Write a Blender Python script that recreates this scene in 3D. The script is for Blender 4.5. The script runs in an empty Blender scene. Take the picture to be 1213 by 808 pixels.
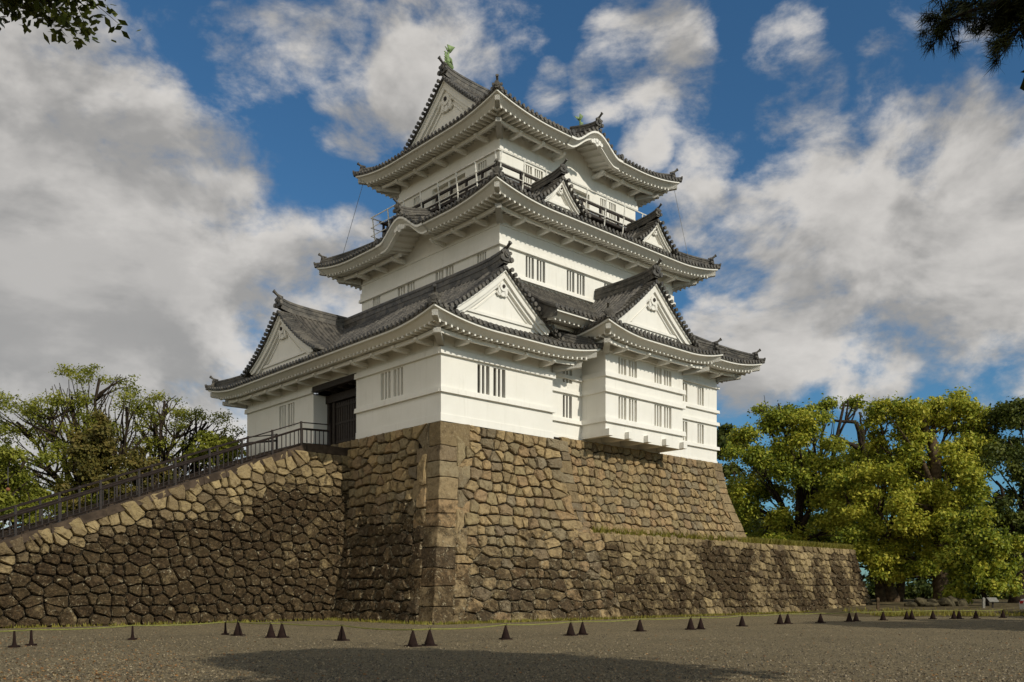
import bpy, bmesh, math, random
from math import sin, cos, pi, radians, sqrt, exp
from mathutils import Vector, Matrix, noise as mnoise
random.seed(7)
scene = bpy.context.scene
COL = scene.collection

# ------------------------------------------------------------------ camera
F_PX, W_PX, H_PX, CX, HOR, EYE = 1060.0, 1213.0, 808.0, 606.5, 700.0, 1.7
cam_d = bpy.data.cameras.new('camera')
cam = bpy.data.objects.new('camera', cam_d)
COL.objects.link(cam)
cam.location = (0, 0, EYE)
cam.rotation_euler = (pi / 2, 0, 0)
cam_d.sensor_width = 36
cam_d.lens = F_PX / W_PX * 36
cam_d.shift_y = (HOR - H_PX / 2) / W_PX
cam_d.clip_end = 6000
scene.camera = cam

# ------------------------------------------------------------------ light
SUN_EL, SUN_AZ = 30.0, 131.6          # degrees; azimuth clockwise from +Y
sd = Vector((sin(radians(SUN_AZ)) * cos(radians(SUN_EL)), cos(radians(SUN_AZ)) * cos(radians(SUN_EL)), sin(radians(SUN_EL))))
sun_d = bpy.data.lights.new('sun', 'SUN')
sun_d.energy = 3.2
sun_d.angle = radians(0.6)
sun_d.color = (1.0, 0.93, 0.79)
sun = bpy.data.objects.new('sun', sun_d)
COL.objects.link(sun)
sun.rotation_euler = sd.to_track_quat('Z', 'Y').to_euler()
sun.location = (60, -60, 60)
scene.view_settings.view_transform = 'Standard'
scene.view_settings.look = 'None'
scene.view_settings.gamma = 1
scene.view_settings.exposure = 0.0
scene.view_settings.use_curve_mapping = False
scene.cycles.max_bounces = 6
scene.cycles.transparent_max_bounces = 6


class N:
    """small node-tree helper"""
    def __init__(s, tree):
        s.t = tree
        s.n = tree.nodes
    def add(s, typ, **kw):
        nd = s.n.new(typ)
        for k, v in kw.items():
            setattr(nd, k, v)
        return nd
    def put(s, sock, v):
        if hasattr(v, 'is_output'):
            s.t.links.new(v, sock)
        else:
            sock.default_value = v
    def math(s, op, a, b=0.0, clamp=False):
        nd = s.add('ShaderNodeMath', operation=op, use_clamp=clamp)
        s.put(nd.inputs[0], a)
        s.put(nd.inputs[1], b)
        return nd.outputs[0]
    def mix(s, f, a, b, mode='MIX'):
        nd = s.add('ShaderNodeMix', data_type='RGBA', blend_type=mode)
        s.put(nd.inputs[0], f)
        s.put(nd.inputs[6], a if hasattr(a, 'is_output') else (*a, 1) if len(a) == 3 else a)
        s.put(nd.inputs[7], b if hasattr(b, 'is_output') else (*b, 1) if len(b) == 3 else b)
        return nd.outputs[2]
    def step(s, v, lo, hi, smooth=True):
        nd = s.add('ShaderNodeMapRange', interpolation_type='SMOOTHSTEP' if smooth else 'LINEAR')
        s.put(nd.inputs[0], v)
        nd.inputs[1].default_value = lo
        nd.inputs[2].default_value = hi
        return nd.outputs[0]
    def noise(s, vec, scale, detail=4, rough=0.5, dist=0.0):
        nd = s.add('ShaderNodeTexNoise')
        s.put(nd.inputs['Vector'], vec)
        nd.inputs['Scale'].default_value = scale
        nd.inputs['Detail'].default_value = detail
        nd.inputs['Roughness'].default_value = rough
        nd.inputs['Distortion'].default_value = dist
        return nd.outputs[0]
    def vmath(s, op, a, b):
        nd = s.add('ShaderNodeVectorMath', operation=op)
        s.put(nd.inputs[0], a)
        s.put(nd.inputs[1], b)
        return nd


def pix_dir(u, v):
    d = Vector(((u - CX) / F_PX, 1, (HOR - v) / F_PX))
    return d.normalized()


def make_world():
    w = bpy.data.worlds.new('World')
    scene.world = w
    w.use_nodes = True
    w.node_tree.nodes.clear()
    k = N(w.node_tree)
    out = k.add('ShaderNodeOutputWorld')
    bg = k.add('ShaderNodeBackground')
    sky = k.add('ShaderNodeTexSky', sky_type='NISHITA')
    sky.sun_disc = False
    sky.sun_elevation = radians(SUN_EL)
    sky.sun_rotation = radians(SUN_AZ)
    sky.altitude = 50
    sky.air_density = 1.0
    sky.dust_density = 0.6
    sky.ozone_density = 2.5
    STR = 0.07
    bg.inputs[1].default_value = STR
    tc = k.add('ShaderNodeTexCoord')
    d = tc.outputs['Generated']
    # cloud banks: (direction as a picture bearing, radius in degrees, weight)
    banks = [(40, 330, 9.5, 1.25), (150, 300, 7.5, 1.1), (230, 250, 4.5, .95), (60, 200, 6, 1.0), (110, 140, 4.5, .85), (30, 110, 5, .85), (270, 330, 5.5, .9), (180, 420, 7, 1.0), (60, 450, 9, 1.1), (330, 400, 5, .95), (390, 360, 3.8, .9),
             (290, 60, 3.2, .60), (210, 50, 3.5, .50), (255, 110, 3.0, .48), (415, 290, 2.2, .66), (370, 15, 3.4, .74), (430, 130, 3.0, .60), (490, 100, 3.2, .82), (540, 60, 2.8, .70), (600, 30, 2.5, .5), (480, 20, 2.6, .62),
             (770, 60, 3.6, 1.0), (720, 95, 2.4, .88), (810, 110, 2.6, .85), (655, 105, 1.6, .6), (765, 170, 1.7, .85), (790, 30, 2.4, .8), (845, 170, 2.4, .62),
             (930, 60, 2.4, .70), (960, 110, 2.4, .72), (925, 135, 2.0, .66), (1075, 95, 3.4, .62), (1130, 60, 2.6, .5),
             (1010, 235, 4.2, .95), (1100, 200, 4.6, 1.05), (1170, 240, 5.0, 1.05), (930, 265, 3.6, .82), (880, 300, 3.0, .72), (1060, 300, 5.0, 1.0), (1150, 330, 5.2, 1.0), (1210, 180, 4, .8), (950, 360, 3.4, .82),
             (900, 430, 3.4, .95), (850, 400, 2.8, .85), (970, 400, 3.0, .92), (1040, 430, 3.2, .92), (1130, 425, 2.6, .78), (820, 250, 2.6, .7), (840, 340, 2.2, .6), (1190, 470, 1.8, .7), (880, 470, 2.4, .8),
             (-200, 300, 12, 1.0), (1420, 300, 10, .9), (1400, 60, 6, .7), (560, 480, 8, .7)]
    tot = None
    for (u, v, rad, wt) in banks:
        if v < 190 and u > 190:
            wt, rad = wt * .80, rad * .84
        elif u > 800:
            wt, rad = wt * .82, rad * .92
        c = pix_dir(u, v)
        dt = k.vmath('DOT_PRODUCT', d, tuple(c)).outputs['Value']
        m = k.step(dt, cos(radians(rad * 1.7)), 1.0 - (1.0 - cos(radians(rad))) * 0.12)
        m = k.math('MULTIPLY', m, wt)
        tot = m if tot is None else k.math('MAXIMUM', tot, m)
    # everywhere outside the view: broken cloud, brightened by the added bank behind the viewer
    away = k.step(k.vmath('DOT_PRODUCT', d, (0, 0.94, 0.34)).outputs['Value'], 0.78, 0.55)
    tot = k.math('MAXIMUM', tot, k.math('MULTIPLY', away, 0.60))
    warp = k.add('ShaderNodeMapping')
    k.put(warp.inputs[0], d)
    warp.inputs[3].default_value = (1, 1, 1.7)
    n1 = k.noise(warp.outputs[0], 5.0, 9, 0.58, 0.3)
    n2 = k.noise(warp.outputs[0], 15, 6, 0.62, 0.2)
    nz = k.math('ADD', k.math('MULTIPLY', k.math('SUBTRACT', n1, 0.5), 1.70), k.math('MULTIPLY', k.math('SUBTRACT', n2, 0.5), 0.95))
    dens = k.math('ADD', tot, nz)
    cov = k.step(dens, 0.40, 0.86)
    thick = k.step(dens, 0.70, 1.35)
    off = k.vmath('ADD', warp.outputs[0], (0.030, -0.02, 0.055)).outputs[0]
    n3 = k.noise(off, 5.0, 5, 0.58, 0.3)
    lit = k.step(k.math('SUBTRACT', n1, n3), -0.13, 0.13)
    g = 1.0 / STR
    # added fill: unseen bright cloud bank low behind the viewer lights the shaded walls
    front = k.step(k.vmath('DOT_PRODUCT', d, tuple(Vector((-0.60, -0.79, 0.12)).normalized())).outputs['Value'], 0.10, 0.85)
    c_dark = (0.34 * g, 0.33 * g, 0.315 * g)
    c_lit = (0.70 * g, 0.67 * g, 0.63 * g)
    cc = k.mix(lit, c_dark, c_lit)
    cc = k.mix(k.math('MULTIPLY', thick, 0.62), cc, (0.40 * g, 0.385 * g, 0.365 * g))
    cc = k.mix(k.math('MULTIPLY', front, 0.95), cc, (1.46 * g, 1.25 * g, 0.90 * g))
    skyc = k.mix(1.0, sky.outputs[0], (0.60, 1.04, 1.26), 'MULTIPLY')
    col = k.mix(k.math('MULTIPLY', cov, 0.95), skyc, cc)
    k.put(bg.inputs[0], col)
    k.t.links.new(bg.outputs[0], out.inputs[0])


make_world()

# ------------------------------------------------------------------ materials


def mat(name, rough=0.8, spec=0.3):
    m = bpy.data.materials.new(name)
    m.use_nodes = True
    k = N(m.node_tree)
    b = m.node_tree.nodes['Principled BSDF']
    b.inputs['Roughness'].default_value = rough
    b.inputs['Specular IOR Level'].default_value = spec
    return m, k, b


def bump(k, b, h, strength=0.5, dist=0.05):
    bp = k.add('ShaderNodeBump')
    bp.inputs['Strength'].default_value = strength
    bp.inputs['Distance'].default_value = dist
    k.put(bp.inputs['Height'], h)
    k.put(b.inputs['Normal'], bp.outputs[0])


def obj_co(k):
    return k.add('ShaderNodeTexCoord').outputs['Object']


def scaled(k, v, s):
    mp = k.add('ShaderNodeMapping')
    k.put(mp.inputs[0], v)
    mp.inputs[3].default_value = s
    return mp.outputs[0]


def m_plaster():
    m, k, b = mat('white_plaster', 0.75, 0.2)
    co = obj_co(k)
    n = k.noise(co, 0.7, 6, 0.6)
    st = k.noise(scaled(k, co, (2.2, 2.2, 0.18)), 1.6, 5, 0.65)
    c = k.mix(k.step(n, 0.35, 0.75), (0.79, 0.77, 0.715), (0.745, 0.725, 0.665))
    c = k.mix(k.math('MULTIPLY', k.step(st, 0.52, 0.80), 0.42), c, (0.54, 0.51, 0.44))
    k.put(b.inputs['Base Color'], c)
    bump(k, b, k.noise(co, 9, 5, 0.6), 0.10, 0.03)
    return m


def m_tile():
    m, k, b = mat('grey_roof_tile', 0.55, 0.4)
    co = obj_co(k)
    n = k.noise(co, 0.9, 6, 0.65)
    c = k.mix(k.step(n, 0.3, 0.72), (0.036, 0.034, 0.031), (0.092, 0.083, 0.071))
    vo = k.add('ShaderNodeTexVoronoi')
    k.put(vo.inputs['Vector'], co)
    vo.inputs['Scale'].default_value = 2.6
    sp = k.add('ShaderNodeSeparateColor')
    k.put(sp.inputs[0], vo.outputs['Color'])
    c = k.mix(k.math('MULTIPLY', k.step(sp.outputs[0], 0.35, 0.95), 0.55), c, (0.165, 0.148, 0.122))
    f = k.noise(co, 9.0, 5, 0.75)
    c = k.mix(k.math('MULTIPLY', k.step(f, 0.54, 0.68), 0.6), c, (0.25, 0.225, 0.18))
    c = k.mix(k.math('MULTIPLY', k.step(k.noise(co, 4.0, 5, 0.7), 0.55, 0.70), 0.6), c, (0.020, 0.019, 0.017))
    k.put(b.inputs['Base Color'], c)
    bump(k, b, k.noise(co, 14, 4, 0.6), 0.45, 0.04)
    return m


def m_plain(name, col, rough=0.7, spec=0.3, var=0.25, scale=6, bmp=0.2):
    m, k, b = mat(name, rough, spec)
    co = obj_co(k)
    n = k.noise(co, scale, 5, 0.6)
    d = tuple(x * (1 - var) for x in col)
    l = tuple(min(1, x * (1 + var)) for x in col)
    k.put(b.inputs['Base Color'], k.mix(k.step(n, 0.3, 0.7), d, l))
    if bmp:
        bump(k, b, k.noise(co, scale * 5, 4, 0.6), bmp, 0.02)
    return m


def m_stone(name, clean, grime, pale=0.75, edge=0.6):
    """clean: colours of the bare stones; grime: strength of the dark weather stains; pale: lichen; edge: lichen along the rims"""
    m, k, b = mat(name, 0.95, 0.12)
    co = obj_co(k)
    at = k.add('ShaderNodeAttribute', attribute_name='stone')
    sep = k.add('ShaderNodeSeparateColor')
    k.put(sep.inputs[0], at.outputs['Color'])
    rim = at.outputs['Alpha']
    r1, r2, wz = sep.outputs[0], sep.outputs[1], sep.outputs[2]
    ramp = k.add('ShaderNodeValToRGB')
    k.put(ramp.inputs[0], r1)
    el = ramp.color_ramp.elements
    pts = clean
    el[0].position, el[0].color = 0, (*pts[0], 1)
    el[1].position, el[1].color = 1, (*pts[-1], 1)
    for i, p in enumerate(pts[1:-1]):
        e = el.new((i + 1) / (len(pts) - 1))
        e.color = (*p, 1)
    c = ramp.outputs[0]
    mott = k.noise(co, 3.2, 7, 0.70)
    c = k.mix(k.math('MULTIPLY', k.step(mott, 0.46, 0.60), 0.60), c, (0.165, 0.118, 0.066))
    sp = k.noise(co, 10, 5, 0.75)
    c = k.mix(k.math('MULTIPLY', k.step(sp, 0.54, 0.66), 0.50), c, (0.42, 0.345, 0.225))
    # grime and lichen have their own blotchy outlines; wz says how weathered this part of the wall is
    bl = k.noise(co, 0.36, 7, 0.66, 0.5)
    g = k.math('ADD', k.math('MULTIPLY', wz, 0.62), k.math('MULTIPLY', bl, 1.0))
    g = k.math('ADD', g, k.math('MULTIPLY', k.math('SUBTRACT', r2, 0.5), 0.22))
    g = k.math('ADD', g, k.math('MULTIPLY', k.math('SUBTRACT', k.noise(co, 2.3, 7, 0.80), 0.5), 1.25))
    gm = k.step(g, 0.66, 0.98)
    fine = k.noise(co, 7.5, 7, 0.78)
    dark = k.mix(k.step(fine, 0.46, 0.64), (0.019, 0.0115, 0.006), (0.100, 0.064, 0.033))
    c = k.mix(k.math('MULTIPLY', gm, grime), c, dark)
    pl = k.math('ADD', k.noise(co, 4.6, 9, 0.80, 0.6), k.math('MULTIPLY', k.math('MULTIPLY', rim, rim), 0.13 * edge))
    pm = k.math('MULTIPLY', k.step(pl, 0.58, 0.65), k.step(wz, 0.10, 0.45))
    c = k.mix(k.math('MULTIPLY', pm, pale), c, (0.44, 0.375, 0.245))
    k.put(b.inputs['Base Color'], c)
    h = k.math('ADD', k.noise(co, 4.5, 9, 0.72), k.math('MULTIPLY', k.noise(co, 20, 5, 0.75), 0.35))
    bump(k, b, h, 1.0, 0.12)
    return m


def m_leaf(name, cols, trans=0.35):
    m = bpy.data.materials.new(name)
    m.use_nodes = True
    m.node_tree.nodes.clear()
    k = N(m.node_tree)
    out = k.add('ShaderNodeOutputMaterial')
    at = k.add('ShaderNodeAttribute', attribute_name='tint')
    ramp = k.add('ShaderNodeValToRGB')
    k.put(ramp.inputs[0], at.outputs['Fac'])
    el = ramp.color_ramp.elements
    el[0].color, el[1].color = (*cols[0], 1), (*cols[-1], 1)
    for i, p in enumerate(cols[1:-1]):
        el.new((i + 1) / (len(cols) - 1)).color = (*p, 1)
    b = k.add('ShaderNodeBsdfPrincipled')
    b.inputs['Roughness'].default_value = 0.55
    b.inputs['Specular IOR Level'].default_value = 0.25
    k.put(b.inputs['Base Color'], ramp.outputs[0])
    tr = k.add('ShaderNodeBsdfTranslucent')
    k.put(tr.inputs[0], ramp.outputs[0])
    mx = k.add('ShaderNodeMixShader')
    mx.inputs[0].default_value = trans
    k.t.links.new(b.outputs[0], mx.inputs[1])
    k.t.links.new(tr.outputs[0], mx.inputs[2])
    k.t.links.new(mx.outputs[0], out.inputs[0])
    return m


def m_ground():
    m, k, b = mat('gravel_ground', 0.95, 0.12)
    co = obj_co(k)
    n = k.noise(co, 0.16, 6, 0.6)
    c = k.mix(k.step(n, 0.32, 0.70), (0.205, 0.163, 0.092), (0.300, 0.236, 0.132))
    mid = k.noise(co, 2.2, 6, 0.7)
    c = k.mix(k.math('MULTIPLY', k.step(mid, 0.44, 0.64), 0.45), c, (0.15, 0.128, 0.085))
    pat = k.noise(co, 0.45, 6, 0.65)
    c = k.mix(k.math('MULTIPLY', k.step(pat, 0.52, 0.68), 0.35), c, (0.145, 0.125, 0.065))
    gr1 = k.noise(co, 4.2, 9, 0.92)
    c = k.mix(k.math('MULTIPLY', k.step(gr1, 0.47, 0.60), 0.85), c, (0.34, 0.272, 0.155))
    gr2 = k.noise(scaled(k, co, (1.07, .93, 1)), 5.3, 9, 0.92)
    c = k.mix(k.math('MULTIPLY', k.step(gr2, 0.49, 0.60), 0.80), c, (0.055, 0.047, 0.034))
    f = k.noise(co, 17, 4, 0.8)
    c = k.mix(k.math('MULTIPLY', k.step(f, 0.52, 0.62), 0.75), c, (0.40, 0.33, 0.21))
    f2 = k.noise(scaled(k, co, (1, 1, 1.1)), 13, 4, 0.8)
    c = k.mix(k.math('MULTIPLY', k.step(f2, 0.52, 0.64), 0.85), c, (0.045, 0.038, 0.028))
    k.put(b.inputs['Base Color'], c)
    bump(k, b, k.math('ADD', f, k.noise(co, 60, 2, 0.6)), 1.0, 0.05)
    return m


M = dict(
    plaster=m_plaster(), tile=m_tile(),
    dark_wood=m_plain('dark_wood', (0.030, 0.022, 0.017), 0.65),
    shutter=m_plain('plastered_shutter', (0.60, 0.57, 0.50), 0.8),
    dark_pane=m_plain('dark_opening', (0.075, 0.066, 0.054), 0.8),
    white_metal=m_plain('white_painted_metal', (0.70, 0.68, 0.62), 0.45),
    cable=m_plain('steel_cable', (0.16, 0.16, 0.16), 0.5),
    bronze=m_plain('green_bronze', (0.19, 0.27, 0.115), 0.7, 0.4, 0.35, 5),
    joint=m_plain('dark_joint', (0.022, 0.018, 0.014), 1.0, 0.0),  # near-black core colour seen through the stone joints
    coping=m_plain('coping_stone', (0.058, 0.041, 0.028), 0.9, 0.2, 0.45, 1.6, 0.6),
    rail=m_plain('brown_rail_paint', (0.020, 0.013, 0.010), 0.55),
    bark=m_plain('bark', (0.038, 0.028, 0.020), 0.95, 0.1, 0.5, 5, 0.9),
    mossy=m_plain('mossy_bark', (0.085, 0.060, 0.036), 0.95, 0.1, 0.5, 3, 0.9),
    cone=m_plain('black_cone_plastic', (0.022, 0.013, 0.011), 0.9, 0.08),
    rope=m_plain('yellow_green_rope', (0.20, 0.20, 0.05), 0.8),
    rock=m_plain('grey_rock', (0.075, 0.062, 0.034), 0.95, 0.2, 0.5, 3, 0.8),
    sign=m_plain('pale_sign', (0.22, 0.21, 0.18), 0.6),
    soil=m_plain('leafy_soil', (0.105, 0.082, 0.042), 1.0, 0.1, 0.55, 1.3, 0.6),
    lantern=m_plain('orange_paper', (0.22, 0.085, 0.04), 0.7),
    car=m_plain('pale_car_paint', (0.55, 0.55, 0.54), 0.3, 0.5, 0.03),
    glass=m_plain('dark_car_glass', (0.02, 0.022, 0.025), 0.1, 0.6, 0.1, 5, 0),
    rubber=m_plain('rubber', (0.02, 0.02, 0.02), 0.8),
    red=m_plain('red_lamp_glass', (0.35, 0.02, 0.02), 0.3),
    ground=m_ground(),
    stone=m_stone('tower_base_stone', [(0.235, 0.175, 0.095), (0.390, 0.285, 0.145), (0.300, 0.225, 0.125), (0.430, 0.315, 0.160), (0.350, 0.235, 0.125), (0.185, 0.150, 0.100), (0.320, 0.250, 0.130), (0.260, 0.215, 0.145)], 0.84, .95),
    ramp_stone=m_stone('ramp_stone', [(0.28, 0.210, 0.110), (0.43, 0.330, 0.170), (0.18, 0.132, 0.072), (0.34, 0.260, 0.130), (0.13, 0.096, 0.056)], 0.90, .92, .35),
    grass=m_leaf('grass_blades', [(0.16, 0.145, 0.026), (0.30, 0.255, 0.05), (0.21, 0.215, 0.04)], 0.35),
    camphor=m_leaf('camphor_leaves', [(0.055, 0.082, 0.012), (0.185, 0.235, 0.024), (0.345, 0.375, 0.038), (0.50, 0.46, 0.055)], 0.36),
    evergreen=m_leaf('evergreen_leaves', [(0.035, 0.055, 0.012), (0.085, 0.110, 0.018), (0.15, 0.165, 0.026)], 0.3),
    cherry=m_leaf('cherry_leaves', [(0.10, 0.125, 0.018), (0.22, 0.24, 0.030), (0.34, 0.34, 0.05)], 0.45),
    rusty=m_leaf('brownish_conifer_leaves', [(0.075, 0.075, 0.018), (0.135, 0.120, 0.026), (0.19, 0.14, 0.034)], 0.3),
    pine=m_leaf('pine_needles', [(0.022, 0.032, 0.010), (0.045, 0.055, 0.014), (0.07, 0.07, 0.02)], 0.15),
    maple=m_leaf('broad_leaves', [(0.030, 0.045, 0.008), (0.065, 0.085, 0.012), (0.10, 0.11, 0.018)], 0.3),
    pebble=m_leaf('pebbles', [(0.030, 0.024, 0.016), (0.10, 0.080, 0.050), (0.19, 0.15, 0.092), (0.29, 0.235, 0.145)], 0.0),
    dead_leaf=m_leaf('fallen_leaves', [(0.20, 0.09, 0.03), (0.30, 0.15, 0.05), (0.24, 0.19, 0.09)], 0.1),
)

# ------------------------------------------------------------------ mesh helpers


class MB:
    def __init__(s):
        s.v, s.f, s.a = [], [], []
    def add(s, p):
        s.v.append(tuple(p))
        return len(s.v) - 1
    def poly(s, *pts):
        s.f.append([s.add(p) for p in pts])
    def hexa(s, p):
        """8 corners: bottom ring 0-3, top ring 4-7"""
        i = [s.add(q) for q in p]
        for q in ((0, 3, 2, 1), (4, 5, 6, 7), (0, 1, 5, 4), (1, 2, 6, 5), (2, 3, 7, 6), (3, 0, 4, 7)):
            s.f.append([i[j] for j in q])
    def box(s, x0, x1, y0, y1, z0, z1, fr=None):
        fr = fr or (lambda *q: q)
        s.hexa([fr(x0, y0, z0), fr(x1, y0, z0), fr(x1, y1, z0), fr(x0, y1, z0), fr(x0, y0, z1), fr(x1, y0, z1), fr(x1, y1, z1), fr(x0, y1, z1)])
    def grid(s, rows, close=False):
        ids = [[s.add(p) for p in r] for r in rows]
        for a, b in zip(ids[:-1], ids[1:]):
            n = len(a)
            for j in range(n if close else n - 1):
                s.f.append([a[j], a[(j + 1) % n], b[(j + 1) % n], b[j]])
        return ids
    def tube(s, path, rad, seg=6, cap=True):
        path = [Vector(p) for p in path]
        rows = []
        up = Vector((0.13, 0.21, 1)).normalized()
        for i, p in enumerate(path):
            t = (path[min(i + 1, len(path) - 1)] - path[max(i - 1, 0)])
            if t.length < 1e-9:
                t = Vector((0, 0, 1))
            t.normalize()
            x = t.cross(up)
            if x.length < 0.1:
                x = t.cross(Vector((1, 0, 0)))
            x.normalize()
            y = t.cross(x)
            r = rad[i] if isinstance(rad, (list, tuple)) else rad
            rows.append([p + x * r * cos(2 * pi * j / seg) + y * r * sin(2 * pi * j / seg) for j in range(seg)])
        ids = s.grid(rows, True)
        if cap:
            s.f.append(ids[0][::-1])
            s.f.append(ids[-1])
    def disc(s, c, axis, r, th, seg=10):
        c, axis = Vector(c), Vector(axis).normalized()
        s.tube([c - axis * th / 2, c + axis * th / 2], r, seg)
    def build_each(s, name, m, parent):
        for k in range(0, len(s.v), 8):
            one = MB()
            one.hexa(s.v[k:k + 8])
            one.build(name, m, parent)
    def build(s, name, m, parent=None, smooth=False, attr=None):
        me = bpy.data.meshes.new(name)
        me.from_pydata(s.v, [], s.f)
        if smooth:
            me.polygons.foreach_set('use_smooth', [True] * len(me.polygons))
        if attr and s.a:
            if attr == 'stone':
                la = me.attributes.new('stone', 'FLOAT_COLOR', 'POINT')
                la.data.foreach_set('color', [x for c in s.a for x in c])
            else:
                la = me.attributes.new(attr, 'FLOAT', 'POINT')
                la.data.foreach_set('value', s.a)
        me.materials.append(m)
        me.update()
        o = bpy.data.objects.new(name, me)
        COL.objects.link(o)
        if parent:
            o.parent = parent
        return o


def tag(o, label, cat, group=None):
    o['label'] = label
    o['category'] = cat
    if group:
        o['group'] = group
    return o


def setting(o, kind='structure'):
    o['kind'] = kind
    return o


def thing(name, label, cat, loc=(0, 0, 0), rz=0.0, group=None):
    o = bpy.data.objects.new(name, None)
    o.empty_display_size = 0.2
    COL.objects.link(o)
    o.location = loc
    o.rotation_euler = (0, 0, rz)
    return tag(o, label, cat, group)


TH = radians(42.7)
OX, OY = -3.85, 48.5


def world_xy(A, B):
    return OX + A * cos(TH) - B * sin(TH), OY + A * sin(TH) + B * cos(TH)


def at(u, v, Y):
    return Vector(((u - CX) / F_PX * Y, Y, EYE + (HOR - v) / F_PX * Y))


def lerp(a, b, t):
    return a + (b - a) * t


def clamp(x, a=0.0, b=1.0):
    return max(a, min(b, x))


# ================================================================== ground
g = MB()
g.poly((-1500, -600, 0), (1500, -600, 0), (1500, 2500, 0), (-1500, 2500, 0))
setting(g.build('ground', M['ground']))
g = MB()      # low leafy rise under the trees on the far right side
rows = []
for i in range(31):
    t = i / 30
    row = []
    for j in range(25):
        q = j / 24
        x = lerp(20 if t > 0.35 else 24, 120, q)
        x = lerp(22, 130, q)
        y = lerp(58.5 + 3.0 * sin(q * 9) * 0.3, 150, t ** 1.3)
        edge = clamp(t * 9) * clamp(q * 14)
        row.append((x, y, 0.004 + edge * (0.30 + 0.12 * mnoise.noise((x * .12, y * .12, 0))) + edge * 0.012 * (y - 58)))
    rows.append(row)
g.grid(rows)
setting(g.build('terrain', M['soil'], smooth=True))

# ================================================================== castle keep
castle = thing('castle_keep', 'white plastered three tiered Japanese castle tower with grey tiled roofs', 'castle', (OX, OY, 0), TH)


class Side:
    """one eave side; n runs inward from the eave edge, u along it"""
    def __init__(s, kind, e, u0, u1, N_, E, zm, lift, R, Nr, p, hl=None, hr=None, bumps=(), Lc=5.0, liftL=True, liftR=True):
        s.kind, s.e, s.u0, s.u1, s.N, s.E, s.zm, s.lift, s.R, s.Nr, s.p = kind, e, u0, u1, N_, E, zm, lift, R, Nr, p
        s.hl = N_ if hl is None else hl
        s.hr = N_ if hr is None else hr
        s.bumps, s.Lc, s.liftL, s.liftR = bumps, Lc, liftL, liftR
    valley = 0.0
    def P(s, u, n, z):
        k = s.kind
        return (u, s.e + n, z) if k == 'R' else (s.e + n, u, z) if k == 'L' else (s.e - n, u, z) if k == 'F' else (u, s.e - n, z)
    def lim(s, n):
        return s.u0 + min(n, s.hl) - min(n, s.valley), s.u1 - min(n, s.hr)
    def cl(s, u, n=0.0):
        a, b = s.lim(max(0, n))
        q = 0
        if s.liftL:
            q = max(q, clamp(1 - (u - a) / s.Lc, 0, 1.0) ** 2.1)
        if s.liftR:
            q = max(q, clamp(1 - (b - u) / s.Lc, 0, 1.0) ** 2.1)
        return s.lift * q * clamp(1 - max(0, n) / 5.0) ** 1.6
    def bmp(s, u):
        z = 0
        for (uc, w, h) in s.bumps:
            x = abs(u - uc) / w
            if x < 1:
                z = max(z, h * (0.5 + 0.5 * cos(pi * x)) ** 0.85)
        return z
    def ze(s, u):
        return s.zm + s.cl(u) + s.bmp(u)
    def zt(s, u, n):
        z = s.zm + s.cl(u, n) + s.R * (max(0, n) / s.Nr) ** s.p
        b = s.bmp(u)
        if b > 0:
            z = max(z, s.zm + b + 0.30 * max(0, n))
        return z
    def zlow(s, u, n):
        return s.zm + s.cl(u) * clamp(1 - n / s.E) + s.bmp(u) - 0.36 + 0.17 * max(0, n - 0.5)
    def nmax(s, u):
        a = s.N if u - s.u0 >= s.hl else u - s.u0
        b = s.N if s.u1 - u >= s.hr else s.u1 - u
        return min(s.N, a, b)


PITCH = 0.38


def rib(mb, f, length, r=0.095, seglen=0.42, seg=5):
    """row of round cover tiles: f(t) -> (point, up, side); steps at every tile"""
    ns = max(2, int(length / seglen))
    rows = []
    for i in range(ns):
        for (t, rr) in ((i / ns, r * 1.06), ((i + 0.985) / ns, r * 0.90)):
            p, up, sd_ = f(t)
            rows.append([p + sd_ * rr * cos(pi * j / (seg - 1)) + up * rr * sin(pi * j / (seg - 1)) for j in range(seg)])
    mb.grid(rows)


def tile_side(mb, S):
    """tile sheet, ribs and eave caps of one side"""
    nn = 10
    us = max(8, int((S.u1 - S.u0) / 0.45))
    rows = []
    for j in range(nn + 1):
        n = S.N * (j / nn)
        a, b = S.lim(n)
        rows.append([S.P(lerp(a, b, i / us), n, S.zt(lerp(a, b, i / us), n) + 0.14) for i in range(us + 1)])
    mb.grid(rows)
    # dark tile edge
    top, fr, bot = [], [], []
    for i in range(us + 1):
        u = lerp(S.u0, S.u1, i / us)
        z = S.ze(u)
        top.append(S.P(u, 0.02, z + 0.15))
        fr.append(S.P(u, -0.07, z + 0.145))
        bot.append(S.P(u, -0.07, z + 0.015))
    und = [S.P(lerp(S.u0, S.u1, i / us), 0.06, S.ze(lerp(S.u0, S.u1, i / us)) + 0.012) for i in range(us + 1)]
    mb.grid([top, fr, bot, und])
    k = int((S.u1 - S.u0 - 0.3) / PITCH)
    for i in range(k + 1):
        u = (S.u0 + S.u1) / 2 + (i - k / 2) * PITCH
        nm = S.nmax(u)
        if nm < 0.2:
            continue
        def f(t, u=u, nm=nm):
            n = -0.08 + t * (nm + 0.08)
            p = Vector(S.P(u, n, S.zt(u, n) + 0.14))
            q = Vector(S.P(u, n + 0.05, S.zt(u, n + 0.05) + 0.14))
            t_ = (q - p).normalized()
            sd_ = Vector(S.P(1, 0, 0)) - Vector(S.P(0, 0, 0))
            up = sd_.cross(t_)
            if up.z < 0:
                up = -up
            return p, up.normalized(), sd_
        rib(mb, f, nm * 1.15)
        c = Vector(S.P(u, -0.10, S.zt(u, 0) + 0.165))
        mb.disc(c, Vector(S.P(0, 1, 0)) - Vector(S.P(0, 0, 0)), 0.115, 0.08, 8)


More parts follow.
